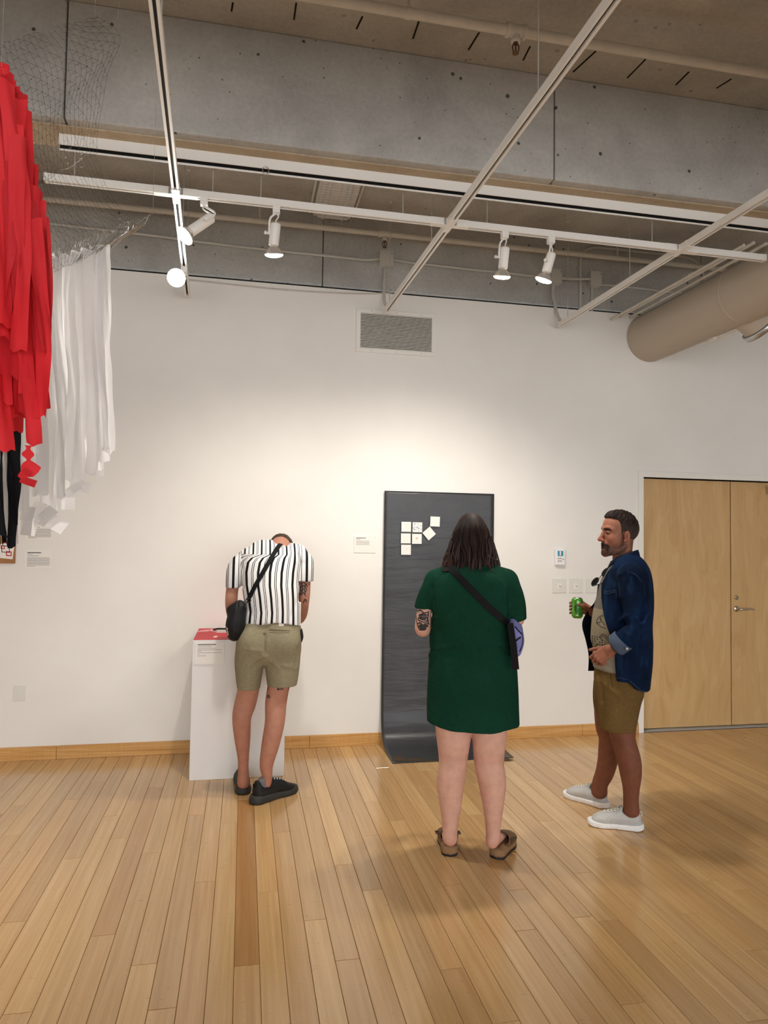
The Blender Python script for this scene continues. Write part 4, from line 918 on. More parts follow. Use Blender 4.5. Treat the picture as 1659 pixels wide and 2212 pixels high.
# ================================================================ person 2: man in the striped shirt leaning over the plinth (seen from behind)
MA = Person((.085, 4.26), 'man in a black and white striped shirt and khaki shorts leaning over the plinth')
def sneaker(P, e, heel, toe, cols, solecol, name, hgt=.075, sole=.028, solemat='shoe', heelflare=.0, swoosh=None, lacemat=None, tab=True, collar=None, tabcol='strap_black'):
    """low running shoe in the person's frame; heel/toe are ground points"""
    heel, toe = A_(heel), A_(toe); d, s_, L = foot_frame(heel, toe); up = A_((0, 0, 1.0))
    sh = empty(name, (0, 0, 0)); sh.parent = e; sh.location = tuple(heel); LOCAL.add(sh.name)
    def own(o): o.parent = sh; o.matrix_parent_inverse = Matrix.Translation(Vector(tuple(heel))).inverted(); return o
    # sole
    S = Field(np.minimum(heel, toe)-A_((.07, .07, .02)), np.maximum(heel, toe)+A_((.07, .07, .09)), .003)
    c = [heel+d*.035, heel+d*L*.3, heel+d*L*.5, heel+d*L*.72, heel+d*(L-.042)]; w = [.038+heelflare, .039+heelflare*.5, .039, .048, .042]
    S.limb([q+up*.02 for q in c], w, [.05]*5, U=s_, k=.004)
    S.limb([heel-d*heelflare*.6+d*.03+up*.02, heel+d*.06+up*.02], [.034+heelflare, .034], [.05, .05], U=s_, k=.01)
    S.plane((0, 0, .0), (0, 0, -1), .006)
    S.fn(lambda X, Y, Z: Z-(sole+.008*np.clip(1-((X-heel[0])*d[0]+(Y-heel[1])*d[1])/.08, 0, 1)+.006*np.clip((((X-heel[0])*d[0]+(Y-heel[1])*d[1])-L*.72)/(.28*L), 0, 1)), (-9, -9, -9), (9, 9, 9), .004)
    S.fn(lambda X, Y, Z: (.012*np.clip((((X-heel[0])*d[0]+(Y-heel[1])*d[1])-L*.78)/(.22*L), 0, 1)**2+.006*np.clip(1-((X-heel[0])*d[0]+(Y-heel[1])*d[1])/.03, 0, 1))-Z, (-9, -9, -9), (9, 9, 9), .004)
    v, f = S.net(); own(skinmesh('sole', [(v, f)], solemat, None, [np.tile(solecol, (len(v), 1))]))
    # upper
    U_ = Field(np.minimum(heel, toe)-A_((.07, .07, .02)), np.maximum(heel, toe)+A_((.07, .07, .16)), .003)
    U_.limb([heel+d*.042+up*(hgt*.62), heel+d*.085+up*(hgt*.72), heel+d*L*.5+up*(hgt*.72), heel+d*L*.72+up*.043, heel+d*(L-.048)+up*.036], [.036+heelflare*.5, .038, .041, .046, .039], [hgt*.62, hgt*.62, hgt*.5, .034, .024], U=s_, k=.01)
    U_.limb([heel+d*.03+up*.02, heel+d*.024+up*(hgt+.022)], [.03, .022], [.022, .012], U=s_, k=.02)
    U_.limb([heel+d*.125+up*(hgt*.8), heel+d*.105+up*(hgt+.034)], [.03, .026], [.02, .009], U=s_, k=.014)
    U_.plane((0, 0, sole-.008), (0, 0, -1), .002)
    U_.limb([heel+d*.062+up*(hgt*.55), heel+d*.066+up*(hgt+.05)], [.030, .034], [.028, .034], U=s_, k=.006, mode='sub')
    U_.limb([heel+d*.058+up*(hgt+.018), heel+d*.085+up*(hgt+.02)], [.06, .06], [.018, .012], U=s_, k=.012, mode='sub')
    v, f = U_.net(); col = np.tile(cols[0], (len(v), 1)); t = (v-heel)@d
    col = cmix(col, sst(L*.5, L*.44, t)*sst(0, .02, t)*(v[:, 2] < hgt*.75)*.5, cols[1]); own(skinmesh('upper', [(v, f)], 'shoe', None, [col])); bv = bvh_of([(v, f)])
    # collar lining / sock
    K = Field(heel+d*.06-A_((.06, .06, 0)), heel+d*.06+A_((.06, .06, .18)), .003); K.limb([heel+d*.062+up*(hgt*.5), heel+d*.064+up*(hgt+.02)], [.031, .03], [.036, .034], U=s_, k=.004); v, f = K.net()
    own(skinmesh('sock', [(v, f)], 'cloth', None, [np.tile(cols[2], (len(v), 1))]))
    if tab:
        lp = [heel+d*.014+up*(hgt*.85), heel+d*.003+up*(hgt+.0), heel-d*.0+up*(hgt+.014), heel+d*.010+up*(hgt+.018)]; own(ribbon(smoothpath(lp, 4), [tuple(-d)]*13, .014, .003, 'heel_tab', tabcol))
    # laces
    m = MB()
    for j in range(5):
        t_ = L*(.42+.062*j)
        q = [tuple(heel+d*t_+s_*o+up*.2) for o in (-.022, -.01, .0, .01, .022)]; q2 = [tuple(heel+d*(t_+.012*(1 if i % 2 else -1)*.4)+s_*o+up*.2) for i, o in enumerate((-.022, -.01, .0, .01, .022))]
        g = stroke(bv, q2, (0, 0, -1), .0075, .004); m.add(g.v, g.f)
    if m.v: own(tag(m.build('laces', lacemat or 'lace_grey', None, fix=False), kind='stuff'))
    if swoosh:
        for sg in (-1, 1):
            m = MB(); O = lambda t_, z_: heel+d*t_+up*z_+s_*sg*.12
            top = [(.155, .052), (.162, .044), (.15, .036), (.12, .040), (.09, .048), (.055, .060)]; bot = [(.155, .052), (.168, .036), (.155, .029), (.12, .034), (.09, .045), (.055, .060)]
            n_ = 26; ta = smoothpath([O(L*.95*t_/.27, z_*hgt/.075) for t_, z_ in top], 5); tb = smoothpath([O(L*.95*t_/.27, z_*hgt/.075) for t_, z_ in bot], 5)
            pa, pb = project(bv, ta, tuple(-s_*sg), .05, .0018), project(bv, tb, tuple(-s_*sg), .05, .0018); vs = []; ok = [i for i in range(len(pa)) if pa[i] and pb[i]]
            for i in ok: vs += [pa[i][0], pb[i][0]]
            m.add(vs, [(2*i, 2*i+1, 2*i+3, 2*i+2) for i in range(len(ok)-1)])
            if m.v: own(m.build('side_mark', swoosh, None, fix=False))
    return sh
def build_man1():
    P = MA; e = P.e; at = P.at; SK = L3('#b5806a')
    F = Field((-.36, -.25, -.01), (.4, .72, 1.62), .0045)
    rowsL = [(1400, 512, 574), (1450, 511, 566), (1489, 512.5, 560), (1520, 506, 553), (1550, 501.5, 543), (1593, 506, 541), (1636, 513, 538), (1660, 514, 537), (1690, 512, 540)]
    rowsR = [(1400, 578, 646), (1450, 578, 636), (1482, 577.5, 626), (1518, 572.5, 619.5), (1560, 572, 615), (1607, 565, 604), (1651, 561, 590.5), (1678, 566, 588), (1702, 562, 586)]
    dep = [.09, .085, .075, .062, .062, .05, .04, .036, .04]
    for rows, oy in ((rowsL, [.06, .065, .07, .075, .075, .085, .10, .105, .115]), (rowsR, [.05, .045, .04, .035, .02, .0, -.01, -.012, -.005])):
        c, r = widths(P, rows, oy[4]);
        for i in range(len(c)): c[i] = (at(rows[i][1], rows[i][0], oy[i])+at(rows[i][2], rows[i][0], oy[i]))/2
        F.limb(c, r, dep, U=(1, 0, 0), k=.012, n=5)
    F.limb([at(580, 1400, .04), at(588, 1345, .05), at(590, 1280, .10), at(592, 1220, .17), at(600, 1188, .24)], [.14, .14, .14, .135, .10], [.1, .09, .09, .085, .045], U=(1, 0, 0), k=.04)
    nb = at(606, 1180, .25); hc = at(608, 1155, .38); hc[2] -= .094; F.limb([nb, nb+A_((.0, .07, -.0)), hc+A_((0, -.05, .0))], [.062, .06, .06], k=.03)
    # head hanging forward: crown away from the viewer, face down
    F.ell(hc, (.076, .10, .09), k=.02); F.ell(hc+A_((0, .06, -.06)), (.06, .065, .085), k=.03); F.limb([hc+A_((0, .1, -.09)), hc+A_((0, .115, -.11))], [.012, .014], k=.015)
    for sx in (-1, 1): F.ell(hc+A_((sx*.077, .0, -.02)), (.008, .028, .02), k=.008)
    # arms down and forward to the plinth top
    la = [at(522, 1216, .2), at(504, 1262, .18), at(500, 1308, .18), at(507, 1345, .30), A_((-.14, .50, .975))]
    ra = [at(652, 1214, .2), at(658, 1255, .18), at(655, 1300, .18), at(648, 1335, .30), A_((.20, .46, .99))]
    F.limb(la, [.034, .037, .038, .034, .026], k=.02); F.limb(ra, [.034, .037, .038, .034, .026], k=.02)
    v, f = F.net(); parts = [(v, f)]
    for w_, sg in ((la[-1], 1), (ra[-1], -1)):
        d_ = nrm((sg*.35, .9, -.2)); n_ = nrm(A_((0, .25, 1))-d_*(A_((0, .25, 1))@d_)); t_ = np.cross(d_, n_)*1.0
        if t_[0]*sg < 0: t_ = -t_
        g, pm = hand_segments(w_, d_, n_, t_, [(.25, .35, .25)]*4); parts.append(hand_mesh(g, pm, ([w_-d_*.06, w_+d_*.01], [.028, .026], [.024, .02], t_), .003))
    cols = []
    for v_, f_ in parts:
        c = np.tile(SK, (len(v_), 1)); c = cmix(c, .3*sst(0, .7, fbm(v_*8, 3)), L3('#9c6450')); c = cmix(c, .4*sst(.5, .2, v_[:, 2]), L3('#a66c55')); cols.append(c)
    skinmesh('body', parts, 'skin', e, cols); bv = bvh_of([parts[0]])
    S_ = [[(650, 1262), (655, 1258), (661, 1262), (664, 1268)], [(648, 1270), (654, 1265), (660, 1268), (663, 1276)], [(650, 1278), (656, 1272), (662, 1280)], [(648, 1286), (654, 1280), (660, 1285)], [(652, 1260), (654, 1272), (652, 1286)], [(660, 1260), (658, 1274), (660, 1288)], [(647, 1262), (650, 1274), (647, 1286)],
          [(648, 1296), (648, 1302), (652, 1303)], [(655, 1303), (659, 1294), (662, 1301)]]
    strokes(bv, [[at(x, y, -.3) for x, y in q] for q in S_], P, .0065, 'tattoo', 'tattoo_ink', e)
    T_ = [[(596, 1484), (600, 1482), (603, 1485), (599, 1487), (604, 1489), (598, 1490)], [(606, 1483), (607, 1489), (611, 1488), (610, 1483)], [(578, 1484), (579, 1491)], [(624, 1483), (623, 1489)], [(577, 1506), (580, 1502), (583, 1506), (578, 1507)], [(577, 1504), (581, 1503)]]
    strokes(bv, [[at(x, y, -.3) for x, y in q] for q in T_], P, .006, 'leg_tattoo', 'tattoo_ink', e)
    # hair: short crop on the lowered head
    H = Field(hc-A_((.12, .14, .14)), hc+A_((.12, .16, .15)), .0035); H.ell(hc+A_((0, .002, .006)), (.081, .105, .096), k=.01); H.ell(hc+A_((0, .06, -.075)), (.09, .1, .085), k=.01, mode='sub')
    H.plane(hc+A_((0, -.085, -.01)), (0, -.9, -.5), .01)
    v, f = H.net(); nn = vnormals(v, f); v = v+nn*(.003*fbm(v*60, 2))[:, None]; cH = cmix(np.tile(L3('#4a3526'), (len(v), 1)), sst(-.3, .7, fbm(v*70, 2)), L3('#2c1f17')); skinmesh('hair', [(v, f)], 'hair', e, [cH])
    # ---- shorts
    S = Field((-.36, -.22, .5), (.36, .3, 1.1), .0045)
    c, r = widths(P, [(1350, 529, 651), (1375, 518, 650), (1395, 512, 650)], .05); S.limb(c, r, [.115, .125, .125], U=(1, 0, 0), k=.02)
    for rows, oy in (([(1385, 512, 575), (1420, 506.5, 572), (1455, 508.5, 566), (1486, 511.5, 561), (1515, 512, 561)], [.055, .06, .062, .066, .07]), ([(1385, 574, 649), (1420, 572, 649), (1455, 575, 645.5), (1480, 577.5, 641.5), (1510, 578, 641)], [.05, .048, .042, .04, .04])):
        c = [(at(b, a, o)+at(q, a, o))/2 for (a, b, q), o in zip(rows, oy)]; r = [(at(q, a, o)[0]-at(b, a, o)[0])/2 for (a, b, q), o in zip(rows, oy)]; S.limb(c, r, [.125, .115, .105, .098, .096], U=(1, 0, 0), k=.018)
    for sx, q in ((-1, 546), (1, 612)): S.ell(at(q, 1388, -.02), (.085, .06, .085), k=.05)
    zl, zr = at(536, 1487, .06)[2], at(610, 1479.5, .04)[2]; xm = at(570, 1480, .05)[0]
    S.fn(lambda X, Y, Z: np.where(X < xm, zl, zr)+.0*Y-Z, (-9, -9, -9), (9, 9, zl+.08), .003)
    for q, zz, w in ((536, zl, .05), (609, zr, .068)): S.ell(at(q, 1500, .05)*A_((1, 1, 0))+A_((0, 0, zz-.015)), (w+.012, .085, .045), k=.008, mode='sub')
    S.plane((0, 0, at(590, 1341, .05)[2]), (0, 0, 1), .004); v, f = S.net(); nn = vnormals(v, f); x, y, z = v.T
    disp = .003*fbm(v*A_((9, 7, 4)), 3)
    for (q0, q1, w_, a_) in (((571, 1370), (571, 1412), .010, -.010), ((571, 1412), (600, 1440), .012, .006), ((568, 1415), (535, 1440), .012, .006), ((566, 1405), (530, 1400), .012, .004), ((515, 1440), (535, 1400), .012, -.005), ((640, 1440), (645, 1400), .01, -.005), ((578, 1425), (640, 1445), .014, .004), ((560, 1440), (515, 1475), .014, .005), ((582, 1362), (627, 1365), .004, -.004)):
        p0, p1 = at(*q0, -.05), at(*q1, -.05); ab = (p1-p0)[[0, 2]]; w2 = v[:, [0, 2]]-p0[[0, 2]]; t = np.clip(w2@ab/(ab@ab), 0, 1); dd = np.linalg.norm(w2-t[:, None]*ab, axis=1); disp = disp+a_*np.exp(-(dd/w_)**2)*(y < .06)
    v = v+nn*disp[:, None]; cS = cmix(np.tile(L3('#8f866d'), (len(v), 1)), .4*sst(-.2, .7, fbm(v*6, 2)), L3('#9b9278')); skinmesh('shorts', [(v, f)], 'cloth', e, [cS]); sbv = bvh_of([(v, f)])
    strokes(sbv, [[at(x_, y_, -.3) for x_, y_ in q] for q in ([(581, 1360), (604, 1361.5), (627, 1362)], [(582, 1366), (604, 1367), (626, 1367)])], P, .004, 'back_pocket', 'khaki_dark', e)
    strokes(sbv, [[at(x_, y_, -.3) for x_, y_ in q] for q in ([(602, 1347), (608, 1347), (613, 1347)], [(602, 1350), (608, 1350), (613, 1350)])], P, .010, 'waist_label', 'card_white', e)
    # ---- shirt: boxy, rounded over the bent back
    S = Field((-.36, -.14, .92), (.36, .5, 1.62), .0045)
    rows = [(1375, 526, 652, .045), (1345, 527, 651.5, .05), (1320, 530, 651, .062), (1290, 526, 651, .085), (1262, 521, 650, .115), (1235, 520, 652, .15), (1214, 524, 655, .185), (1204, 534, 654, .205), (1197, 556, 650, .225)]
    c = [(at(b, a, o)+at(q, a, o))/2 for (a, b, q, o) in rows]; r = [(at(q, a, o)[0]-at(b, a, o)[0])/2 for (a, b, q, o) in rows]
    S.limb(c, r, [.12, .122, .125, .135, .138, .136, .115, .085, .06], U=(1, 0, 0), k=.02)
    S.limb([at(560, 1189, .24), at(606, 1186, .25), at(645, 1190, .24)], [.042, .044, .042], k=.04)
    S.limb([at(536, 1205, .2), at(514, 1222, .2), at(506, 1246, .185), at(503.5, 1270, .18), at(503, 1295, .18)], [.062, .058, .052, .047, .046], [.07, .07, .066, .06, .056], U=(1, 0, 0), k=.03)
    S.limb([at(645, 1200, .2), at(660, 1213, .2), at(662, 1235, .185), at(661, 1255, .18), at(660, 1280, .18)], [.055, .048, .046, .046, .045], [.07, .07, .066, .06, .056], U=(1, 0, 0), k=.03)
    a, b = at(504, 1270, .18), at(661, 1255, .18)
    S.plane(a, (.0, 0, -1), .003, (-.4, -.3, a[2]-.12), (at(519.5, 1280, .17)[0], .5, a[2]+.02)); S.plane(b, (.0, 0, -1), .003, (at(646.5, 1270, .17)[0], -.3, b[2]-.12), (.4, .5, b[2]+.02))
    zh = at(590, 1347, -.07)[2]; xl_, xr_ = at(528, 1350, 0)[0], at(650, 1350, 0)[0]
    S.fn(lambda X, Y, Z: zh-.03*np.abs((X-(xl_+xr_)/2)/((xr_-xl_)/2))**2.2-Z, (-9, -9, -9), (9, 9, zh+.06), .003)
    S.ell(A_(((xl_+xr_)/2, .05, zh-.03)), (.155, .105, .05), k=.006, mode='sub')
    S.limb([nb+A_((0, .02, -.02)), nb+A_((0, .09, .06))], [.064, .066], k=.006, mode='sub')
    v, f = S.net(); nn = vnormals(v, f); x, y, z = v.T
    disp = .004*fbm(v*A_((8, 5, 3)), 3)+.004*np.sin(x*42+2*fbm(v*4, 2))*sst(1.2, 1.0, z)
    for (q0, q1, w_, a_) in (((519, 1200), (523, 1270), .010, -.010), ((648, 1198), (647, 1262), .010, -.010), ((524, 1275), (545, 1330), .014, -.005), ((648, 1290), (630, 1330), .014, -.005), ((530, 1225), (545, 1205), .012, .005), ((640, 1215), (625, 1205), .012, .005)):
        p0, p1 = at(*q0, 0), at(*q1, 0); ab = (p1-p0)[[0, 2]]; w2 = v[:, [0, 2]]-p0[[0, 2]]; t = np.clip(w2@ab/(ab@ab), 0, 1); dd = np.linalg.norm(w2-t[:, None]*ab, axis=1); disp = disp+a_*np.exp(-(dd/w_)**2)*(y < .2)
    v = v+nn*disp[:, None]
    # stripe coordinate: across the back, bending with the taper; sleeves have their own
    zc = A_([q[2] for q in c]); xc = A_([q[0] for q in c]); hw = A_(r); o_ = np.argsort(zc)
    cxz = np.interp(v[:, 2], zc[o_], xc[o_]); wz = np.interp(v[:, 2], zc[o_], hw[o_])
    u = (v[:, 0]-cxz)/wz*.178; top = np.clip((v[:, 2]-zc[-1])/.05, 0, 1); u = u+.02*(1-sst(1.05, 1.45, v[:, 2]))*0
    u = np.where(v[:, 0] < at(519.5, 1240, .17)[0], (v[:, 0]-at(503, 1250, .18)[0])*.9+.45, u); u = np.where(v[:, 0] > at(649, 1240, .17)[0], (v[:, 0]-at(661, 1250, .18)[0])*.9+.72, u)
    skinmesh('shirt', [(v, f)], 'striped_cloth', e, None, {'u': u}); hbv = bvh_of([(v, f)])
    # ---- shoes
    hl, tl = P.lc(onz(526, 1716, 0)), None; hl = A_((hl[0], hl[1]+.0, 0)); sneaker(P, e, hl, hl+A_((-.03, .30, 0)), (L3('#1b1b1c'), L3('#2b2a29'), L3('#6d6d70')), L3('#343332'), 'shoe', .095, .042, heelflare=.012, swoosh='swoosh_grey', lacemat='lace_grey')
    hr = P.lc(onz(552, 1735, 0)); hr = A_((hr[0], hr[1], 0)); tr = P.lc(onz(616, 1716, 0)); dr = nrm((tr-hr)*A_((1, 1, 0))); sneaker(P, e, hr-dr*.015, hr+dr*.30, (L3('#161616'), L3('#2d2c2b'), L3('#6d6d70')), L3('#353432'), 'shoe', .095, .042, heelflare=.012, swoosh='swoosh_grey', lacemat='lace_grey')
    # ---- sling bag with strap
    bg_ = empty('sling_bag', P.world(at(508, 1380, -.05)), 'black sling bag hanging at the back of the man in the striped shirt', 'bag'); bg_.rotation_euler[2] = 0
    def own(o): o.parent = bg_; o.matrix_parent_inverse = Matrix.Translation(bg_.location).inverted() @ Matrix.Translation(P.b) @ Matrix.Rotation(P.e.rotation_euler[2], 4, 'Z'); return o
    pts = [(620, 1172), (609, 1174), (600, 1184), (585, 1208), (568, 1238), (552, 1266), (541, 1288), (536, 1298)]
    H_ = [h for h in project(hbv, smoothpath([at(x_, y_, -.3) for x_, y_ in pts], 5), P, lift=.004) if h is not None]
    t0 = H_[0][0]; pre = [(t0+Vector((.03, .12, -.05)), Vector((.3, .5, .8))), (t0+Vector((.018, .06, .004)), Vector((.1, .1, 1)))]
    H_ = pre+H_; own(ribbon([h[0] for h in H_], [h[1] for h in H_], .027, .003, 'strap', 'strap_black'))
    p0, p1 = at(536, 1297, .0), at(529, 1313, -.03); own(MB().tube(smoothpath([p0, (p0+p1)/2+A_((-.004, -.01, 0)), p1], 4), .005, 8).tube([tuple(p0+A_((0.016*math.cos(t), -.008, .012*math.sin(t)))) for t in np.linspace(0, 6.28, 13)], .003, 6, caps=False).build('strap_clip', 'rubber_black'))
    G = Field((-.36, -.22, .9), (-.06, .16, 1.25), .004)
    G.limb([at(519, 1311, .0), at(512, 1325, .0), at(508, 1350, -.01), at(507, 1369, -.01)], [.030, .05, .058, .045], [.05, .06, .062, .05], U=(1, 0, 0), k=.01); G.limb([at(500, 1322, .0), at(519, 1308, .0)], [.025, .028], [.04, .04], k=.02)
    v, f = G.net(); nn = vnormals(v, f); v = v+nn*(.003*fbm(v*16, 2)-.004*np.exp(-((v[:, 0]-at(513, 1340, 0)[0])/.004)**2))[:, None]; own(skinmesh('bag_body', [(v, f)], 'nylon_black', None)); bb = bvh_of([(v, f)])
    # white mark lettering along the lower edge
    ltr = [[(488, 1352), (490, 1358)], [(489, 1360), (492, 1357), (491, 1363)], [(489.5, 1365), (493, 1363)], [(490, 1368), (493, 1366), (492, 1371)], [(491, 1373), (494, 1370)]]
    q = strokes(bb, [[at(x_, y_, -.3) for x_, y_ in s_] for s_ in ltr], P, .004, 'white_mark', 'card_white', None)
    if q: own(q)
    a = at(649.5, 1373, .05); pk = empty('black_pouch', P.world(at(649.5, 1388, .05)), 'small black pouch hanging at the right hip of the striped-shirt man', 'pouch')
    K = Field(a-A_((.05, .07, .08)), a+A_((.05, .07, .08)), .0035); K.limb([at(649, 1361, .05), at(650.5, 1375, .05), at(649, 1385, .05)], [.012, .014, .01], [.03, .036, .028], U=(1, 0, 0), k=.005); v, f = K.net(); o = skinmesh('pouch_body', [(v, f)], 'nylon_black', None)
    o.parent = pk; o.matrix_parent_inverse = Matrix.Translation(pk.location).inverted() @ Matrix.Translation(P.b) @ Matrix.Rotation(P.e.rotation_euler[2], 4, 'Z')
# striped cotton: pairs of thin lines beside one broad band, repeating every 62 mm
s = NT('striped_cloth'); a = s.n('Attribute'); a.attribute_name = 'u'; md = s.math('MODULO', s.math('ADD', a.outputs['Fac'], 10.0), .0665); md = s.math('DIVIDE', md, .0665)
WHT, BLK = '#e9e7e6', '#171718'
st = [(0.0, WHT), (.08, BLK), (.105, WHT), (.155, BLK), (.205, WHT), (.235, WHT)]
s.col(s.ramp(md, [(0.0, WHT), (.10, BLK), (.31, WHT), (.60, BLK), (.66, WHT), (.735, BLK), (.795, WHT)], 'CONSTANT')); s.p(.85, 0, .15); t = s.tex(); s.bump(s.noise(t, 420, 3), .12, .001)
flat('khaki_dark', '#5f553f', .9); flat('swoosh_grey', '#8e8e90', .6)
build_man1()
# ================================================================ plinth and what lies on it
def build_plinth():
    x0, x1, y0, y1, z1 = -.315, .288, 4.658, 5.235, .897
    pl = tag(B(x0, x1, y0, y1, 0, z1, 'plinth', 'plinth_paint', None, .003), 'tall white display plinth with a red top standing against the wall', 'plinth')
    tag(B(x0+.004, x1-.004, y0+.003, y1-.004, z1, z1+.003, 'red_sheet', 'red_sheet', None), 'bright red sheet covering the top of the white plinth', 'sheet')
    a, b = ony(421.5, 1388, y0), ony(484, 1433, y0)
    label_card(a.x, b.x, b.z, a.z, 'instruction_card', 'white instruction card on the front face of the plinth', [(.1, .075, .62, .042), (.1, .17, .48, .022), (.1, .255, .6, .022), (.1, .335, .82, .022), (.1, .395, .14, .022), (.1, .465, .82, .022), (.1, .53, .06, .022), (.1, .605, .28, .022)], y0, .007)
    z = z1+.003
    def fold(name, lab, pts, mat, th=.004):
        P_ = [onz(x, y, z) for x, y in pts]; vs = [(p.x, p.y, z) for p in P_]+[(p.x, p.y, z+th) for p in P_]; n = len(P_)
        return tag(MB().add(vs, [tuple(range(n-1, -1, -1)), tuple(range(n, 2*n))]+[(i, (i+1) % n, n+(i+1) % n, n+i) for i in range(n)]).build(name, mat), lab, 'paper')
    fold('folded_paper', 'pale pink folded paper lying across the red plinth top', [(422, 1365.5), (436, 1362), (452, 1360.5), (452, 1364), (436, 1365)], 'pink_card', .002)
    fold('paper_sheet', 'white and pink paper sheet beside the black bag on the plinth top', [(452, 1363), (456, 1359.5), (466, 1360), (468, 1367)], 'pink_card', .003)
    fold('paper_stack', 'white paper stack on the plinth top in front of the leaning man', [(468, 1367), (467, 1359.2), (500, 1358.6), (500, 1367)], 'card_white', .012)
    fold('paper_slip', 'small white paper slip lying on the red plinth top', [(460, 1377), (464, 1374.2), (471, 1374.2), (468, 1377)], 'card_white', .002)
    p, q, r_ = onz(462, 1359, z+.008), onz(472, 1357, z+.022), onz(498, 1357.5, z+.022)
    p.y -= .03; q.y -= .03; r_.y -= .03
    tag(MB().tube(smoothpath([p, q, r_], 6), .0065, 8).build('marker_pen', 'rubber_black'), 'black marker pen lying on the paper on the plinth', 'pen')
build_plinth()
# ================================================================ person 3: man in the open denim shirt, in profile, can in hand
MB3 = Person((2.10, 3.63), 'bearded man in an open denim shirt and brown shorts standing by the double door')
def head_man(P, hc, fa, tilt=0.0):
    """head in profile: fa = facing angle in the person's frame; returns mesh parts, colours and the local axes"""
    f = A_((math.cos(fa), math.sin(fa), 0)); u = A_((0, 0, 1.0)); f = nrm(f*math.cos(tilt)+u*math.sin(tilt)); u = nrm(u-f*(u@f)); s = np.cross(u, f)     # s: his left
    W = lambda a, b, c: hc+f*a+s*b+u*c
    R = [f, s, u]; F = Field(hc-.2, hc+.2, .0022); F.lo[2] = hc[2]-.2
    F.ell(W(-.012, 0, .052), (.098, .076, .086), R=R, k=.01); F.ell(W(.040, 0, .0), (.053, .064, .090), R=R, k=.02)
    F.ell(W(.045, 0, .062), (.046, .06, .05), R=R, k=.02)
    for q in (-1, 1):
        F.limb([W(-.008, q*.060, -.030), W(.0, q*.056, -.062), W(.05, q*.032, -.094), W(.078, q*.010, -.104)], [.016, .017, .018, .017], k=.02)
        F.ell(W(.052, q*.042, -.022), (.03, .022, .03), R=R, k=.02)
        F.limb([W(.091, q*.010, .036), W(.084, q*.034, .040), W(.068, q*.052, .032)], [.010, .010, .008], k=.014)
        F.ell(W(.103, q*.033, .014), (.015, .017, .012), R=R, k=.010, mode='sub')
        F.ell(W(.079, q*.033, .014), (.0125, .014, .0115), R=R, k=.003)
        F.ell(W(.1045, q*.0125, -.030), (.0095, .008, .0075), R=R, k=.006)
        F.ell(W(-.008, q*.078, .0), (.0175, .0075, .030), R=[nrm(f*.97+s*q*-.2), nrm(s*q*.97+f*.2), u], k=.006)
        F.ell(W(-.004, q*.0868, .003), (.0085, .0065, .016), R=R, k=.003, mode='sub'); F.ell(W(.004, q*.080, -.029), (.007, .006, .009), R=R, k=.005)
    F.ell(W(.072, 0, -.066), (.030, .034, .036), R=R, k=.02); F.ell(W(.080, 0, -.103), (.017, .02, .016), R=R, k=.012)
    F.limb([W(.093, 0, .026), W(.105, 0, -.002), W(.1175, 0, -.024)], [.009, .0095, .0105], k=.010)
    F.ell(W(.118, 0, -.029), (.010, .010, .008), R=R, k=.006)
    F.limb([W(.086, -.020, -.058), W(.099, 0, -.050), W(.086, .020, -.058)], [.006, .0075, .006], k=.006)
    F.ell(W(.104, 0, -.0645), (.024, .022, .0085), R=R, k=.002, mode='sub')
    F.limb([W(.082, -.018, -.076), W(.095, 0, -.076), W(.082, .018, -.076)], [.006, .0085, .006], k=.005)
    F.limb([W(-.03, 0, -.03), W(-.025, 0, -.09), W(-.03, 0, -.15)], [.055, .056, .062], [.05, .052, .056], U=s, k=.02)
    v, fc = F.net(); q = v-hc; a, b, c = q@f, q@s, q@u; ab = np.abs(b); n1 = fbm(v*60, 2); n2 = fbm(v*220, 2)
    col = np.tile(L3('#9a6650'), (len(v), 1)); col = cmix(col, .35*np.exp(-((c+.02)/.02)**2)*sst(.03, .08, a), L3('#97503f')); col = cmix(col, .45*np.exp(-(((a-.113)/.012)**2+((c+.025)/.015)**2)), L3('#9a5445'))
    # beard: stubble along the jaw, darker on chin and moustache
    jaw = sst(-.022, -.045, c+.35*np.clip(a-.02, 0, .03)*-1)*sst(-.02, .0, a); cheek = sst(.012, -.015, c-(-.03-.55*np.clip(a-.0, 0, .06)*.7)); beard = np.clip(cheek*sst(-.022, -.006, a)*sst(-.14, -.12, c), 0, 1)*(ab < .08)
    lower = sst(-.112, -.10, c)
    col = cmix(col, .80*beard*lower*(.8+.4*n2), L3('#3b312c'))
    side = np.exp(-((a-.008)/.014)**2)*sst(-.05, -.02, c)*sst(.04, .0, c)*(ab > .05); col = cmix(col, .55*side, L3('#3a2c27'))
    chin = sst(.044, .062, a)*sst(-.070, -.082, c)*sst(-.125, -.11, c); col = cmix(col, .72*chin*(.8+.3*n2), L3('#2a1d1a'))
    must = np.exp(-((c+.0465+.35*np.clip(ab-.010, 0, 1))/.0085)**2)*sst(.060, .070, a)*sst(.040, .034, ab); col = cmix(col, .96*np.clip(must*1.5, 0, 1), L3('#170e0d'))
    mcor = np.exp(-(((ab-.031)/.006)**2+((c+.070)/.022)**2))*sst(.045, .055, a); col = cmix(col, .9*mcor, L3('#1d1210'))
    mouth = (np.abs(c+.0645) < .0072)*(ab < .024)*(a > .066); col = cmix(col, .97*mouth, L3('#1a0908')); teeth = (np.abs(c+.0595) < .0016)*(ab < .014)*(a > .08); col = cmix(col, .75*teeth, L3('#b9a9a0'))
    lip = np.exp(-(((c+.0765)/.0055)**2))*(ab < .02)*sst(.078, .086, a); col = cmix(col, .75*lip, L3('#9a5550')); soul = np.exp(-((c+.090)/.005)**2)*(ab < .012)*(a > .08); col = cmix(col, .8*soul, L3('#1d1311'))
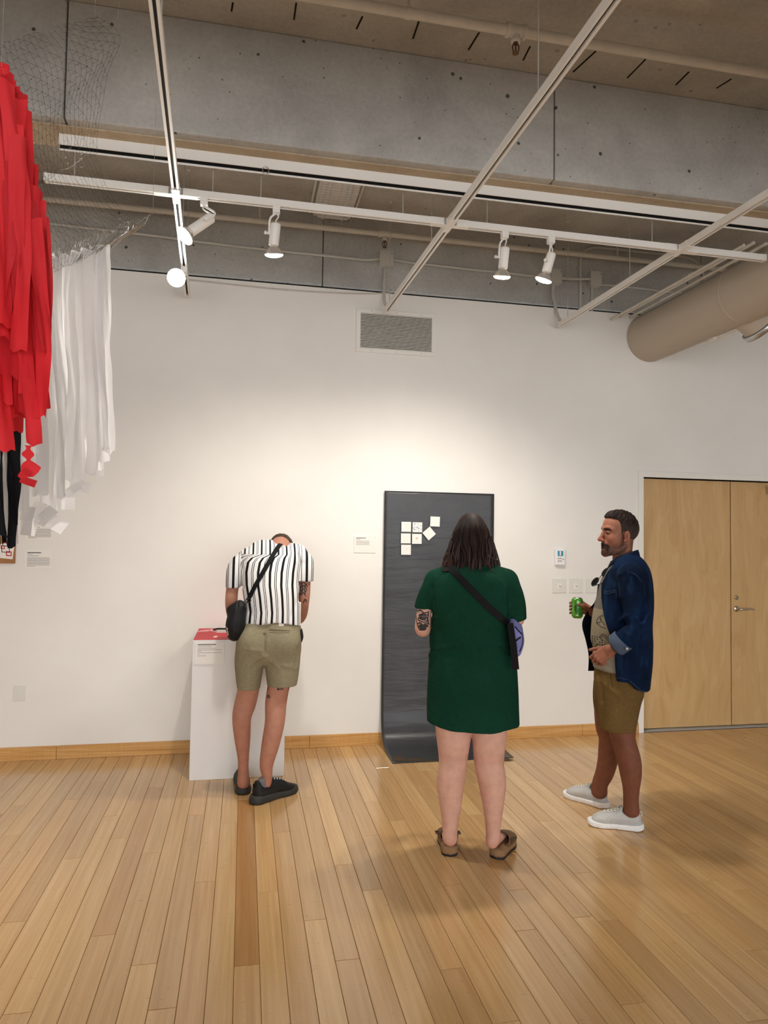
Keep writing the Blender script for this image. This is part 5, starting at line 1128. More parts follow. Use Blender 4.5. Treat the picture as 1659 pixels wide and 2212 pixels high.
    brow = np.exp(-((c-(.040-.10*np.clip(ab-.034, 0, 1)*2-.06*np.clip(.02-ab, 0, 1)))/.0062)**2)*sst(.008, .013, ab)*sst(.056, .050, ab)*(a > .05); col = cmix(col, .97*np.clip(brow*1.4, 0, 1), L3('#140c0b'))
    eye = ((ab-.033)/.0135)**2+((c-.0155)/.0050)**2; col = cmix(col, .9*sst(1.3, .8, eye)*(a > .06), L3('#20130f')); col = cmix(col, .3*((((ab-.041)/.003)**2+((c-.0148)/.0026)**2) < 1)*(a > .05), L3('#b5a79c'))
    lid = np.exp(-((c-.0225)/.0022)**2)*sst(.018, .022, ab)*sst(.05, .046, ab)*(a > .05); col = cmix(col, .6*lid, L3('#5a352b')); nost = np.exp(-((((ab-.0085)/.004)**2+((c+.0365)/.003)**2)))*(a > .095); col = cmix(col, .9*nost, L3('#2a1210'))
    ear = np.exp(-((a+.003)/.0075)**2-((c-.003)/.014)**2)*(ab > .070); col = cmix(col, .85*ear, L3('#4f221b')); rim = (ab > .076)*sst(.05, .02, np.abs(c)); col = cmix(col, .3*rim, L3('#b06a55'))
    nape = sst(-.03, -.05, a)*sst(-.10, -.05, c); col = cmix(col, .55*nape, L3('#3a2c26'))
    # hair
    H = Field(hc-.17, hc+.19, .0022)
    H.ell(W(-.012, 0, .054), (.1015, .0795, .0905), R=R, k=.01); H.limb([W(.056, -.032, .118), W(.060, 0, .124), W(.056, .032, .118)], [.014, .015, .014], k=.03); H.ell(W(.005, 0, .108), (.072, .058, .046), R=R, k=.03)
    def region(X, Y, Z):
        a_ = (X-hc[0])*f[0]+(Y-hc[1])*f[1]+(Z-hc[2])*f[2]; c_ = (X-hc[0])*u[0]+(Y-hc[1])*u[1]+(Z-hc[2])*u[2]; b_ = np.abs((X-hc[0])*s[0]+(Y-hc[1])*s[1]+(Z-hc[2])*s[2])
        hl = np.interp(a_, [-.12, -.075, -.045, -.026, -.02, .012, .016, .020, .026, .034, .06, .1], [-.075, -.072, -.055, -.02, .030, .032, .004, .008, .050, .086, .103, .108]); return (hl-c_)*.7
    H.fn(region, hc-.3, hc+.3, .004, 'and'); v2, f2 = H.net(); nn = vnormals(v2, f2); q2 = v2-hc; a2, b2, c2 = q2@f, q2@s, q2@u
    top = sst(.06, .11, c2); v2 = v2+nn*((.0006+.0030*top)*fbm(np.stack([a2*60+30*b2, b2*230, c2*80+60*a2], 1), 3)-.0004*(1-top))[:, None]
    ch = cmix(np.tile(L3('#231a17'), (len(v2), 1)), sst(-.5, .8, fbm(np.stack([a2*110, b2*240, c2*130], 1), 2)), L3('#32241f')); ch = cmix(ch, .6*sst(.085, .01, c2), L3('#4a3b34'))
    return (v, fc), col, (v2, f2), ch, W, (f, s, u)
def build_man2():
    P = MB3; e = P.e; at = P.at; SK = L3('#7c4c38')
    fx = A_((-1, -.06, 0)); fx = nrm(fx)
    # ---------------- head
    hc = at(1337.5, 1160.5, .0); (hv, hf), hcol, hair, hairc, W, (f, s, u) = head_man(P, hc, math.pi+math.radians(27), math.radians(3))
    skinmesh('hair', [hair], 'hair', e, [hairc])
    # ---------------- body
    F = Field((-.42, -.36, -.01), (.30, .42, 1.50), .0045)
    # near (left) leg, far (right) leg: rows (y, x front, x back)
    near = [(1470, 1296, 1388), (1530, 1300, 1380), (1580, 1314, 1374), (1600, 1321, 1374), (1640, 1332, 1385), (1668, 1338, 1387), (1700, 1344.5, 1382.5), (1728, 1346, 1380), (1752, 1346, 1382)]
    far = [(1470, 1284, 1372), (1530, 1283, 1352), (1570, 1286, 1345), (1592, 1293, 1344), (1625, 1292, 1338), (1645, 1290.5, 1334), (1670, 1286, 1326), (1692, 1279, 1314), (1712, 1277, 1312)]
    for rows, oy, dp in ((near, [-.08, -.09, -.095, -.10, -.10, -.105, -.105, -.107, -.107], [.085, .078, .066, .062, .06, .056, .045, .036, .036]), (far, [.09, .10, .11, .12, .135, .14, .15, .155, .16], [.085, .078, .066, .062, .06, .056, .045, .036, .036])):
        c = [(at(b, a, o)+at(q, a, o))/2 for (a, b, q), o in zip(rows, oy)]; r = [(at(q, a, o)[0]-at(b, a, o)[0])/2 for (a, b, q), o in zip(rows, oy)]; F.limb(c, r, dp, U=(1, 0, 0), k=.014)
    F.limb([at(1342, 1480, 0), at(1340, 1420, 0), at(1345, 1340, 0), at(1352, 1262, 0), at(1358, 1232, 0)], [.095, .11, .11, .10, .07], [.13, .14, .155, .165, .14], U=(1, 0, 0), k=.03)
    F.limb([W(-.032, 0, -.17), W(-.028, 0, -.11)], [.062, .055], k=.03)
    # near arm: shoulder, elbow behind, hand on the hip; far arm: forearm forward to the can
    sh_, el_, wr_ = at(1358, 1240, -.2), at(1378, 1358, -.27), at(1322, 1403, -.25)
    F.limb([sh_, at(1368, 1300, -.245), el_+A_((-.01, 0, 0)), at(1352, 1380, -.27), wr_], [.04, .038, .034, .034, .027], [.04, .038, .034, .034, .031], U=(0, 0, 1), k=.02)
    can = at(1247, 1313, .10); fs, fe = at(1356, 1242, .19), at(1340, 1352, .27); fw = can+A_((.085, .052, -.022))
    F.limb([fs, (fs+fe)/2+A_((0, .02, 0)), fe, (fe+fw)/2, fw], [.045, .044, .042, .038, .026], k=.02)
    v, fc = F.net(); parts = [(v, fc), (hv, hf)]
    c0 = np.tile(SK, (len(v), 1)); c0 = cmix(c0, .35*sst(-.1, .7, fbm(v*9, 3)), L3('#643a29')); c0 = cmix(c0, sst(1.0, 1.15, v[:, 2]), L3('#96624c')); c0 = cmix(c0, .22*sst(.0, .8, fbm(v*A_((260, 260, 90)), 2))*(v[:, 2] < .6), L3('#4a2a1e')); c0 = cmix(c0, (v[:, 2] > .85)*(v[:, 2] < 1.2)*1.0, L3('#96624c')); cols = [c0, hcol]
    # near hand: thumb forward, fingers down over the waistband
    d_ = nrm((-.80, .15, -.58)); n_ = nrm(A_((-.3, -.9, .25))-d_*(A_((-.3, -.9, .25))@d_)); t_ = np.cross(n_, d_); t_ = t_ if t_[2] > 0 else -t_
    g, pm = hand_segments(wr_, d_, n_, t_, [(.55, .75, .35), (.75, .9, .4), (.85, .95, .4), (.95, 1.0, .4)], thumb=((.2, .25), (.2, .35)), thumb_out=.55); hm = hand_mesh(g, pm, ([at(1337, 1392, -.26), wr_, wr_+d_*.015], [.03, .028, .028], [.03, .023, .02], t_), .0022); parts.append(hm); cols.append(cmix(np.tile(L3('#96624c'), (len(hm[0]), 1)), .35*sst(0, .7, fbm(hm[0]*30, 2)), L3('#7d4d3b')))
    # far hand wrapped around the can
    R_ = .033; seg, palm = [], []
    pol = lambda a, r, z: can+A_((math.cos(a)*r, math.sin(a)*r, z))
    D2 = math.radians
    for i, (z, r0) in enumerate(((.034, .0088), (.014, .0091), (-.006, .0088), (-.026, .0080))):
        an = [62, 98, 134, 166, 196-3*i]; pts = [pol(D2(a), R_+.0085, z-.002*j) for j, a in enumerate(an)]
        for j in range(4): seg.append((pts[j], pts[j+1], r0*(1-.06*j), r0*(1-.06*(j+1))))
        palm.append((fw+A_((-.012, -.004, z*.45)), pts[0], .0145, .0115))
    k0 = pol(D2(15), R_+.018, -.004); th = [fw+A_((-.014, -.018, .010)), pol(D2(5), R_+.016, .004), pol(D2(-40), R_+.0105, .016), pol(D2(-78), R_+.009, .022)]
    palm.append((fw, th[0], .019, .016)); palm.append((th[0], th[1], .016, .0125)); seg += [(th[1], th[2], .0118, .0105), (th[2], th[3], .0105, .0085)]
    hm = hand_mesh(seg, palm, ([fw+A_((.05, .03, -.012)), fw], [.027, .025], [.03, .028], (0, 1, 0)), .0022); parts.append(hm); cols.append(cmix(np.tile(L3('#8a5640'), (len(hm[0]), 1)), .3*sst(0, .7, fbm(hm[0]*30, 2)), L3('#6d3f30')))
    skinmesh('body', parts, 'skin', e, cols)
    # wrist band
    ax = nrm(at(1340, 1390, -.26)-wr_); c_ = wr_+ax*.028; uu = nrm(np.cross(ax, A_((0, 1, 0)))); vv = np.cross(ax, uu); m = MB(); n_ = 28; vs = []
    for k in range(n_):
        t = 2*math.pi*k/n_; o = uu*math.cos(t)*.0345+vv*math.sin(t)*.0385
        for (h_, q_) in ((-.011, 1.0), (.011, 1.0), (.011, 1.09), (-.011, 1.09)): vs.append(c_+o*q_+ax*h_)
    m.add(vs, [(4*k+j, 4*((k+1) % n_)+j, 4*((k+1) % n_)+(j+1) % 4, 4*k+(j+1) % 4) for k in range(n_) for j in range(4)], True); m.build('watch_band', 'strap_black', e)
    # ---------------- T-shirt
    T = Field((-.28, -.26, .86), (.26, .26, 1.46), .004)
    rows = [(1468, 1279, 1396), (1440, 1280, 1400), (1400, 1279.5, 1402), (1370, 1275.5, 1402), (1342, 1277.5, 1402), (1305, 1286.5, 1402), (1270, 1296, 1399), (1245, 1308, 1392), (1232, 1320, 1384)]
    c = [(at(b, a, 0)+at(q, a, 0))/2 for a, b, q in rows]; r = [(at(q, a, 0)[0]-at(b, a, 0)[0])/2 for a, b, q in rows]; T.limb(c, r, [.165, .168, .172, .175, .178, .182, .182, .165, .13], U=(1, 0, 0), k=.02)
    T.limb([at(1352, 1236, .0), at(1346, 1222, 0)], [.075, .066], k=.03); T.limb([at(1347, 1225, 0), at(1340, 1180, 0)], [.060, .06], k=.004, mode='sub')
    T.plane(at(1340, 1444, 0), (0, 0, -1), .003); v, fc = T.net(); nn = vnormals(v, fc); v = v+nn*(.003*fbm(v*A_((9, 9, 5)), 3)+.003*np.sin(v[:, 2]*55+v[:, 0]*30)*sst(1.1, .95, v[:, 2]))[:, None]
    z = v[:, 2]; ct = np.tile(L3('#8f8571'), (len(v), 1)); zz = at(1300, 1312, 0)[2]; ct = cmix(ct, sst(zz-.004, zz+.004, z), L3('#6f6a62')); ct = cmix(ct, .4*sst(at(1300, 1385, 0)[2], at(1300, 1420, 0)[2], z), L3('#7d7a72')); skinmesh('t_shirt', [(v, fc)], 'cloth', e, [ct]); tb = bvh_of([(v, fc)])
    # printed T-shirt artwork: plain fish-head shape, checks and loops
    pr = [[(1288, 1345), (1291, 1337), (1297, 1331), (1304, 1330)], [(1288, 1345), (1293, 1349), (1299, 1354), (1310, 1358)], [(1290, 1345), (1296, 1344), (1300, 1341)], [(1296, 1337), (1297.5, 1334.5), (1299, 1337), (1297.5, 1339.5), (1296, 1337)], [(1300, 1341), (1304, 1346), (1306, 1352)],
          [(1297, 1374), (1301, 1369.5), (1308, 1372), (1314, 1380)], [(1299, 1378), (1302, 1373), (1308, 1377), (1312, 1384)], [(1297, 1374), (1298, 1380), (1304, 1384)], [(1300, 1398), (1302, 1392), (1305, 1398), (1303, 1405), (1300, 1398)], [(1279, 1393), (1282, 1399), (1288, 1394), (1292, 1391)], [(1306, 1384), (1308, 1390), (1305, 1394), (1310, 1398)]]
    strokes(tb, [[at(x_, y_, -.5) for x_, y_ in q] for q in pr], P, .0035, 'shirt_print', 'ink_black', e)
    ck = MB()
    for i in range(5):
        for j in range(4):
            x_, y_ = 1279+i*5.2, 1374+j*5+i*.9
            if (i+j) % 5 == 4: continue
            h = stroke(tb, [at(x_, y_, -.5), at(x_+1.2, y_+.3, -.5), at(x_+2.4, y_+.6, -.5)], P, .009, .0012, 1); ck.add(h.v, h.f)
    if ck.v: ck.build('shirt_checks', 'ink_black', e, fix=False)
    # ---------------- shorts
    S = Field((-.30, -.26, .5), (.26, .30, 1.04), .0045)
    c, r = widths(P, [(1446, 1286, 1392), (1462, 1283, 1396), (1490, 1285, 1392)], 0); S.limb(c, r, [.158, .172, .175], U=(1, 0, 0), k=.02)
    for rows, oy, dp in (([(1480, 1287, 1391), (1510, 1289, 1386), (1545, 1292, 1379), (1576, 1294.5, 1373.5), (1610, 1295, 1373)], [-.07, -.08, -.09, -.095, -.1], [.1, .098, .095, .092, .09]), ([(1480, 1281, 1380), (1510, 1280, 1366), (1540, 1284, 1358), (1562, 1286.5, 1352), (1592, 1288, 1352)], [.09, .1, .105, .11, .11], [.1, .098, .094, .09, .09])):
        cc = [(at(b, a, o)+at(q, a, o))/2 for (a, b, q), o in zip(rows, oy)]; rr = [(at(q, a, o)[0]-at(b, a, o)[0])/2 for (a, b, q), o in zip(rows, oy)]; S.limb(cc, rr, dp, U=(1, 0, 0), k=.015)
    zn, zf = at(1335, 1576, -.1)[2], at(1320, 1564, .1)[2]; S.fn(lambda X, Y, Z: np.where(Y < 0, zn, zf)-Z+.0*X, (-9, -9, -9), (9, 9, .78), .003); S.plane(at(1340, 1440, 0), (0, 0, 1), .004)
    for x_, y_, o in ((1334, 1590, -.095), (1322, 1575, .11)): q = at(x_, y_, o); S.ell(A_((q[0], q[1], zn-.012)), (.094, .08, .04), k=.008, mode='sub')
    v, fc = S.net(); nn = vnormals(v, fc); disp = .003*fbm(v*A_((9, 9, 4)), 3)
    for (q0, q1, w_, a_) in (((1293, 1450), (1300, 1510), .012, -.008), ((1316, 1440), (1322, 1482), .004, -.006), ((1300, 1470), (1340, 1500), .014, .004), ((1370, 1505), (1350, 1530), .014, .005), ((1385, 1490), (1360, 1515), .014, -.005), ((1334, 1520), (1334, 1575), .006, -.003), ((1296, 1572), (1373, 1572), .003, -.003)):
        p0, p1 = at(*q0, -.1), at(*q1, -.1); ab = (p1-p0)[[0, 2]]; w2 = v[:, [0, 2]]-p0[[0, 2]]; t = np.clip(w2@ab/(ab@ab), 0, 1); dd = np.linalg.norm(w2-t[:, None]*ab, axis=1); disp = disp+a_*np.exp(-(dd/w_)**2)*(v[:, 1] < .02)
    v = v+nn*disp[:, None]; cs = cmix(np.tile(L3('#66502e'), (len(v), 1)), .5*sst(-.2, .7, fbm(v*7, 2)), L3('#765e3a')); skinmesh('shorts', [(v, fc)], 'cloth', e, [cs])
    # ---------------- open denim shirt
    D = Field((-.40, -.42, .76), (.30, .38, 1.50), .004)
    rows = [(1530, 1300, 1402), (1495, 1296, 1404), (1450, 1284, 1409), (1410, 1276, 1411.5), (1370, 1270, 1411.5), (1335, 1272, 1412), (1300, 1281, 1413.5), (1270, 1289, 1411.5), (1245, 1303, 1406), (1228, 1322, 1396), (1218, 1338, 1388)]
    c = [(at(b, a, 0)+at(q, a, 0))/2 for a, b, q in rows]; r = [(at(q, a, 0)[0]-at(b, a, 0)[0])/2 for a, b, q in rows]; D.limb(c, r, [.19, .19, .19, .195, .195, .2, .205, .205, .195, .15, .11], U=(1, 0, 0), k=.02)
    inner = Field((-.40, -.42, .76), (.30, .38, 1.50), .004); inner.limb(c, A_(r)-.011, A_([.19, .19, .19, .195, .195, .2, .205, .205, .195, .15, .11])-.011, U=(1, 0, 0), k=.02)
    D.d = np.maximum(D.d, -inner.d)
    # open front: near edge runs from the collar back to the hem, far panel keeps further forward
    ed = [(1215, 1330), (1235, 1313), (1262, 1298), (1300, 1299), (1330, 1304), (1355, 1312), (1375, 1320), (1400, 1327), (1470, 1333), (1560, 1336)]; ez = A_([at(x_, y_, -.15)[2] for y_, x_ in ed])[::-1]; exx = A_([at(x_, y_, -.15)[0] for y_, x_ in ed])[::-1]
    def cutfront(X, Y, Z):
        xe = np.interp(Z, ez, exx); return np.where((Y < .115)+0*X > 0, (xe-X)*.8, -.5)
    D.fn(cutfront, (-9, -9, -9), (9, 9, 9), .002)
    D.fn(lambda X, Y, Z: np.where(Y > .0, 1.0, 0)*((at(1300, 1452, .1)[2])-Z)+np.where(Y > .0, 0, -1.0), (-9, -9, -9), (at(1330, 1452, .1)[0], 9, 9), .002)
    hz = [(at(*q, -.12)[0], at(*q, -.12)[2]) for q in ((1250, 1467), (1334, 1467), (1357, 1470), (1366, 1477), (1374, 1485), (1384, 1491), (1395, 1496), (1412, 1498))]
    D.fn(lambda X, Y, Z: np.interp(X, [q[0] for q in hz], [q[1] for q in hz])-Z, (-9, -9, -9), (9, 9, 9), .002)
    # yoke, collar, sleeves
    D.limb([at(1350, 1228, -.10), at(1356, 1234, -.17), at(1360, 1246, -.21)], [.04, .045, .055], k=.03); D.limb([at(1350, 1228, .10), at(1356, 1234, .17), at(1360, 1246, .2)], [.04, .045, .05], k=.03)
    D.limb([at(1362, 1246, -.205), at(1367, 1285, -.235), at(1375, 1330, -.265), at(1377, 1356, -.275), at(1362, 1372, -.275), at(1345, 1384, -.27)], [.066, .066, .062, .060, .056, .054], [.064, .062, .058, .056, .054, .052], U=(1, 0, 0), k=.025)
    D.limb([at(1360, 1246, .2), at(1352, 1300, .25), fe+A_((0, .0, 0)), fe*.45+fw*.55], [.06, .06, .058, .05], k=.025)
    ca, cb = at(1336, 1391, -.27), at(1345, 1384, -.27); axc = nrm(at(1322, 1403, -.25)-at(1362, 1372, -.275)); D.plane(at(1340, 1387, -.27), axc, .002, at(1340, 1387, -.27)-A_((.10, .07, .075)), at(1340, 1387, -.27)+A_((.06, .07, .075)))
    D.limb([at(1348, 1382, -.272), at(1330, 1396, -.26)], [.044, .044], [.04, .04], U=(1, 0, 0), k=.004, mode='sub')
    D.limb([at(1352, 1225, 0)+A_((0, 0, .0)), at(1346, 1190, 0)], [.066, .066], k=.006, mode='sub')
    v, fc = D.net(); nn = vnormals(v, fc); disp = .0035*fbm(v*A_((8, 8, 5)), 3)
    for (q0, q1, w_, a_, o) in (((1394, 1295), (1384, 1335), .011, -.018, -.2), ((1397, 1325), (1385, 1345), .010, .012, -.2), ((1400, 1290), (1402, 1330), .009, .010, -.2), ((1350, 1255), (1345, 1290), .012, .006, -.3), ((1355, 1330), (1340, 1345), .009, .008, -.3), ((1372, 1250), (1380, 1275), .010, -.008, -.2), ((1388, 1270), (1396, 1330), .014, -.008, -.2), ((1394, 1350), (1380, 1390), .018, -.012, -.2), ((1360, 1345), (1340, 1352), .012, -.006, -.3), ((1340, 1300), (1345, 1325), .012, -.005, -.3), ((1375, 1335), (1386, 1345), .010, .008, -.3), ((1350, 1365), (1375, 1380), .012, .006, -.3), ((1345, 1400), (1352, 1465), .012, .006, -.2), ((1365, 1420), (1375, 1485), .02, .006, -.2), ((1395, 1400), (1390, 1490), .02, -.005, -.2), ((1340, 1240), (1360, 1228), .01, .004, -.2), ((1362, 1236), (1385, 1262), .006, .005, -.2)):
        p0, p1 = at(*q0, o), at(*q1, o); ab = (p1-p0)[[0, 2]]; w2 = v[:, [0, 2]]-p0[[0, 2]]; t = np.clip(w2@ab/(ab@ab), 0, 1); dd = np.linalg.norm(w2-t[:, None]*ab, axis=1); disp = disp+a_*np.exp(-(dd/w_)**2)*(v[:, 1] < .0)
    v = v+nn*disp[:, None]; cd = cmix(np.tile(L3('#0e1a2e'), (len(v), 1)), .55*sst(-.3, .7, fbm(v*6, 3)), L3('#15294a')); cd = cmix(cd, .35*sst(.3, .9, fbm(v*A_((30, 30, 12)), 2)), L3('#20385a')); skinmesh('denim_shirt', [(v, fc)], 'cloth', e, [cd]); db = bvh_of([(v, fc)])
    # stitching lines, pocket flap
    strokes(db, [[at(x_, y_, -.6) for x_, y_ in q] for q in ([(1362, 1236), (1374, 1242), (1388, 1258)], [(1304, 1275), (1312, 1278), (1322, 1276), (1331, 1274)], [(1304, 1279), (1312, 1282), (1322, 1280), (1331, 1278)], [(1331, 1274), (1331, 1292)], [(1335, 1463), (1346, 1466), (1357, 1468)], [(1360, 1470), (1372, 1481), (1384, 1491), (1400, 1495)])], P, .0018, 'stitching', 'denim_stitch', e)
    # collar band
    cpts = [at(1322, 1222, -.045), at(1330, 1215, -.062), at(1345, 1208, -.075), at(1362, 1201, -.068), at(1374, 1197, -.035), at(1377, 1196, .0), at(1374, 1197, .035), at(1362, 1201, .068), at(1345, 1208, .075), at(1330, 1215, .062), at(1322, 1222, .045)]
    cc_ = A_(cpts).mean(0); C_ = smoothpath(cpts, 4); up_ = Vector((.18, 0, 1)).normalized(); vs = []; nC = len(C_)
    for i, q in enumerate(C_):
        o = Vector((q.x-cc_[0], q.y-cc_[1], 0)).normalized()
        for dz, dr in ((-.034, .016), (-.012, .006), (0, 0), (.001, .004), (-.012, .011), (-.036, .021)): vs.append(q+up_*dz+o*dr+Vector((0, 0, .022)))
    MB().add(vs, [(6*i+k, 6*i+(k+1) % 6, 6*i+6+(k+1) % 6, 6*i+6+k) for i in range(nC-1) for k in range(6)]+[tuple(range(6)), tuple(range(6*nC-1, 6*nC-7, -1))], True).build('collar', 'denim_flat', e)
    strokes(bvh_of([(A_([tuple(q) for q in vs]), A_([(6*i+k, 6*i+(k+1) % 6, 6*i+6+(k+1) % 6, 6*i+6+k) for i in range(nC-1) for k in range(6)]).astype(int))]), [[at(x_, y_, -.6) for x_, y_ in q] for q in ([(1350, 1213), (1362, 1206), (1376, 1202)],)], P, .0028, 'collar_edge', 'denim_pale', e)
    # turned-back cuff with its pale inside, and button tab
    axw = nrm(at(1322, 1403, -.25)-at(1362, 1372, -.275)); c_ = at(1338.5, 1388.5, -.268); uu = nrm(np.cross(axw, A_((0, 1, 0)))); vv = np.cross(axw, uu); n_ = 36; vs = []
    for k in range(n_):
        t = 2*math.pi*k/n_; o = uu*math.cos(t)*.057+vv*math.sin(t)*.056; w_ = .024+.007*math.sin(t*1+.6)
        for (h_, q_) in ((w_, .93), (w_+.002, 1.0), (w_-.004, 1.06), (-w_, 1.08), (-w_-.002, 1.0), (-w_, .94)): vs.append(c_+o*q_+axw*h_)
    MB().add(vs, [(6*k+j, 6*((k+1) % n_)+j, 6*((k+1) % n_)+(j+1) % 6, 6*k+(j+1) % 6) for k in range(n_) for j in range(6)], True).build('turned_cuff', 'denim_inside', e)
    bt = at(1354.5, 1401.5, -.335); MB().lathe(bt, (-.1, -1, 0), [(0, .0075), (.002, .0075), (.003, .005)], 14).build('cuff_button', 'steel', e)
    # far front panel, hanging free of the body
    pp = [((1293, 1262, .12), (1300, 1262, .175)), ((1288, 1296, .12), (1298, 1296, .185)), ((1272, 1318, .115), (1290, 1318, .185)), ((1261, 1338, .11), (1284, 1338, .185)), ((1259.5, 1356, .11), (1281, 1356, .185)), ((1267, 1384, .11), (1281, 1384, .18)), ((1273, 1416, .11), (1285, 1416, .175)), ((1272, 1449, .115), (1290, 1449, .175))]
    nA = 8; rowsP = []; A1 = smoothpath([at(*a_) for a_, b_ in pp], 4); B1 = smoothpath([at(*b_) for a_, b_ in pp], 4); C1 = smoothpath([at(b_[0]+22, b_[1], .205) for a_, b_ in pp], 4); vs = []
    for i in range(len(A1)):
        for k in range(nA+1):
            t = k/nA; q = A1[i]*(1-t)**2+B1[i]*2*t*(1-t)+C1[i]*t*t; vs.append(q)
    nr = len(A1); W1 = nA+1; top = len(vs); vs += [q+Vector((0, -.006, 0))-Vector((.004, 0, 0)) for q in vs]
    fs_ = [(i*W1+k, i*W1+k+1, (i+1)*W1+k+1, (i+1)*W1+k) for i in range(nr-1) for k in range(nA)]; fs_ = fs_+[tuple(top+j for j in q[::-1]) for q in fs_]
    for i in range(nr-1): fs_.append((i*W1, (i+1)*W1, top+(i+1)*W1, top+i*W1))
    for k in range(nA): fs_ += [(k, top+k, top+k+1, k+1), ((nr-1)*W1+k, (nr-1)*W1+k+1, top+(nr-1)*W1+k+1, top+(nr-1)*W1+k)]
    MB().add(vs, fs_, True).build('front_panel', 'denim_dark', e)
    # ---------------- shoes
    for (hq, tq) in (((1389, 1793), (1274, 1781)), ((1314, 1747), (1231, 1722))):
        h_, t_ = P.lc(onz(*hq, 0)), P.lc(onz(*tq, 0)); h_[2] = t_[2] = 0; dd = nrm(t_-h_); h_ = h_+dd*.008; sneaker(P, e, h_, h_+dd*.285, (L3('#c3c2bf'), L3('#b7b9bb'), L3('#9d9c98')), L3('#f4f4f4'), 'shoe', .078, .03, heelflare=.006, swoosh='swoosh_white', lacemat='lace_cream', tabcol='lace_cream')
    # ---------------- drink can
    cn = empty('drink_can', P.world(can-A_((0, 0, .061))), 'green aluminium drink can held in the hand of the bearded man', 'can')
    cw = P.world(can-A_((0, 0, .061)))
    MB().lathe(cw, (0, 0, 1), [(0, .020), (.001, .0245), (.006, .028), (.012, .0325), (.014, .033), (.106, .033), (.112, .0315), (.118, .0275)], 36).build('can_body', 'can_green', cn)
    MB().lathe(cw, (0, 0, 1), [(.1175, .0270), (.1195, .0272), (.121, .0268), (.121, .0245), (.1185, .024)], 36).build('can_rim', 'steel', cn)
    MB().obox(cw+Vector((0, -.008, .1205)), (.006, 0, 0), (0, .011, 0), (0, 0, .0008)).build('pull_tab', 'steel', cn)
    cb_ = bvh_of([(A_([tuple(cw+Vector((.0332*math.cos(t), .0332*math.sin(t), z))) for t in np.linspace(0, 2*math.pi, 41)[:-1] for z in (.012, .108)]), A_([(2*i, (2*i+2) % 80, (2*i+3) % 80, 2*i+1) for i in range(40)]).astype(int))])
    toc = (P.b-CC); sd = -P.ex; pt = lambda a_, z: cw+P.ex*a_-P.ey*.2+Vector((0, 0, z))
    for nm, mt, lst, ww in (('can_lettering', 'card_white', [[pt(.0, .098), pt(.008, .0985), pt(.02, .098)], [pt(.002, .092), pt(.012, .092)]], .004), ('can_emblem', 'can_dark', [[pt(-.012, .05), pt(-.005, .07), pt(.004, .055), pt(-.002, .04), pt(-.012, .05)], [pt(-.016, .06), pt(-.006, .078), pt(.008, .07)], [pt(.004, .036), pt(.010, .05), pt(.008, .066)]], .006), ('can_base_text', 'card_white', [[pt(-.008, .02), pt(.008, .02)]], .004)):
        q = strokes(cb_, lst, tuple(P.ey), ww, nm, mt, cn, .0008)
    # ---------------- sunglasses hooked on the collar
    sg = empty('sunglasses', P.world(at(1303, 1262, -.02)), 'black sunglasses hooked on the T-shirt neck of the bearded man', 'sunglasses')
    def wl(q): return P.world(q)
    n_in = P.ex*-.85-P.ey*.45+Vector((0, 0, .25))
    for (cx_, cy_, rx, ry) in ((1308, 1236, 11.5, 6.2), (1285.5, 1256.5, 11.0, 6.0)):
        ax_ = A_((-.62, 0, -.78)) if 0 else nrm(at(1281, 1266, .0)-at(1315, 1226, .0)); cen = at(cx_, cy_, -.055 if cx_ > 1300 else -.02); pe = nrm(np.cross(ax_, A_((0, 1, 0)))); ring = []
        for k in range(24): t = 2*math.pi*k/24; ring.append(wl(cen+ax_*math.cos(t)*.028+(pe*.72+A_((0, -.5, 0)))*math.sin(t)*.019))
        nrm_ = (ring[6]-ring[0]).cross(ring[12]-ring[0]).normalized()*.0012
        MB().add([q+nrm_ for q in ring]+[q-nrm_ for q in ring], [tuple(range(24)), tuple(range(47, 23, -1))]+[(k, 24+k, 24+(k+1) % 24, (k+1) % 24) for k in range(24)]).build('lens', 'lens_black', sg)
        MB().tube(ring+[ring[0]], .0022, 8, caps=False).build('rim', 'rubber_black', sg)
    a_, b_ = wl(at(1300, 1243.5, -.045)), wl(at(1295, 1250, -.035)); MB().tube(smoothpath([a_, (a_+b_)/2+Vector((0, 0, .006)), b_], 4), .002, 8).build('bridge', 'rubber_black', sg)
    for (p0, p1) in (((1316, 1226, -.05), (1325, 1246, -.09)), ((1279, 1266, -.02), (1308, 1258, -.10))): MB().tube(smoothpath([wl(at(*p0)), wl((at(*p0)+at(*p1))/2+A_((0, -.01, 0))), wl(at(*p1))], 5), .0022, 8).build('temple_arm', 'rubber_black', sg)
flat('denim_stitch', '#42526c', .9); flat('denim_flat', '#101d33', .85, 0, .15, bump=(420, .15, .001)); flat('denim_pale', '#a9b7c6', .9); flat('denim_inside', '#4d596b', .9, 0, .1, bump=(420, .2, .001)); flat('denim_dark', '#121a2a', .9, 0, .1)
flat('swoosh_white', '#fbfbfb', .4); flat('lace_cream', '#e6e2d8', .8); flat('lens_black', '#060606', .12, 0, .6); flat('can_dark', '#1f5a2c', .35, .3)
s = NT('can_green'); t = s.tex(); s.col(s.ramp(s.noise(t, 22, 3), [(.35, '#3f8f35'), (.6, '#79b83c')])); s.p(.25, .45, .5)
build_man2()
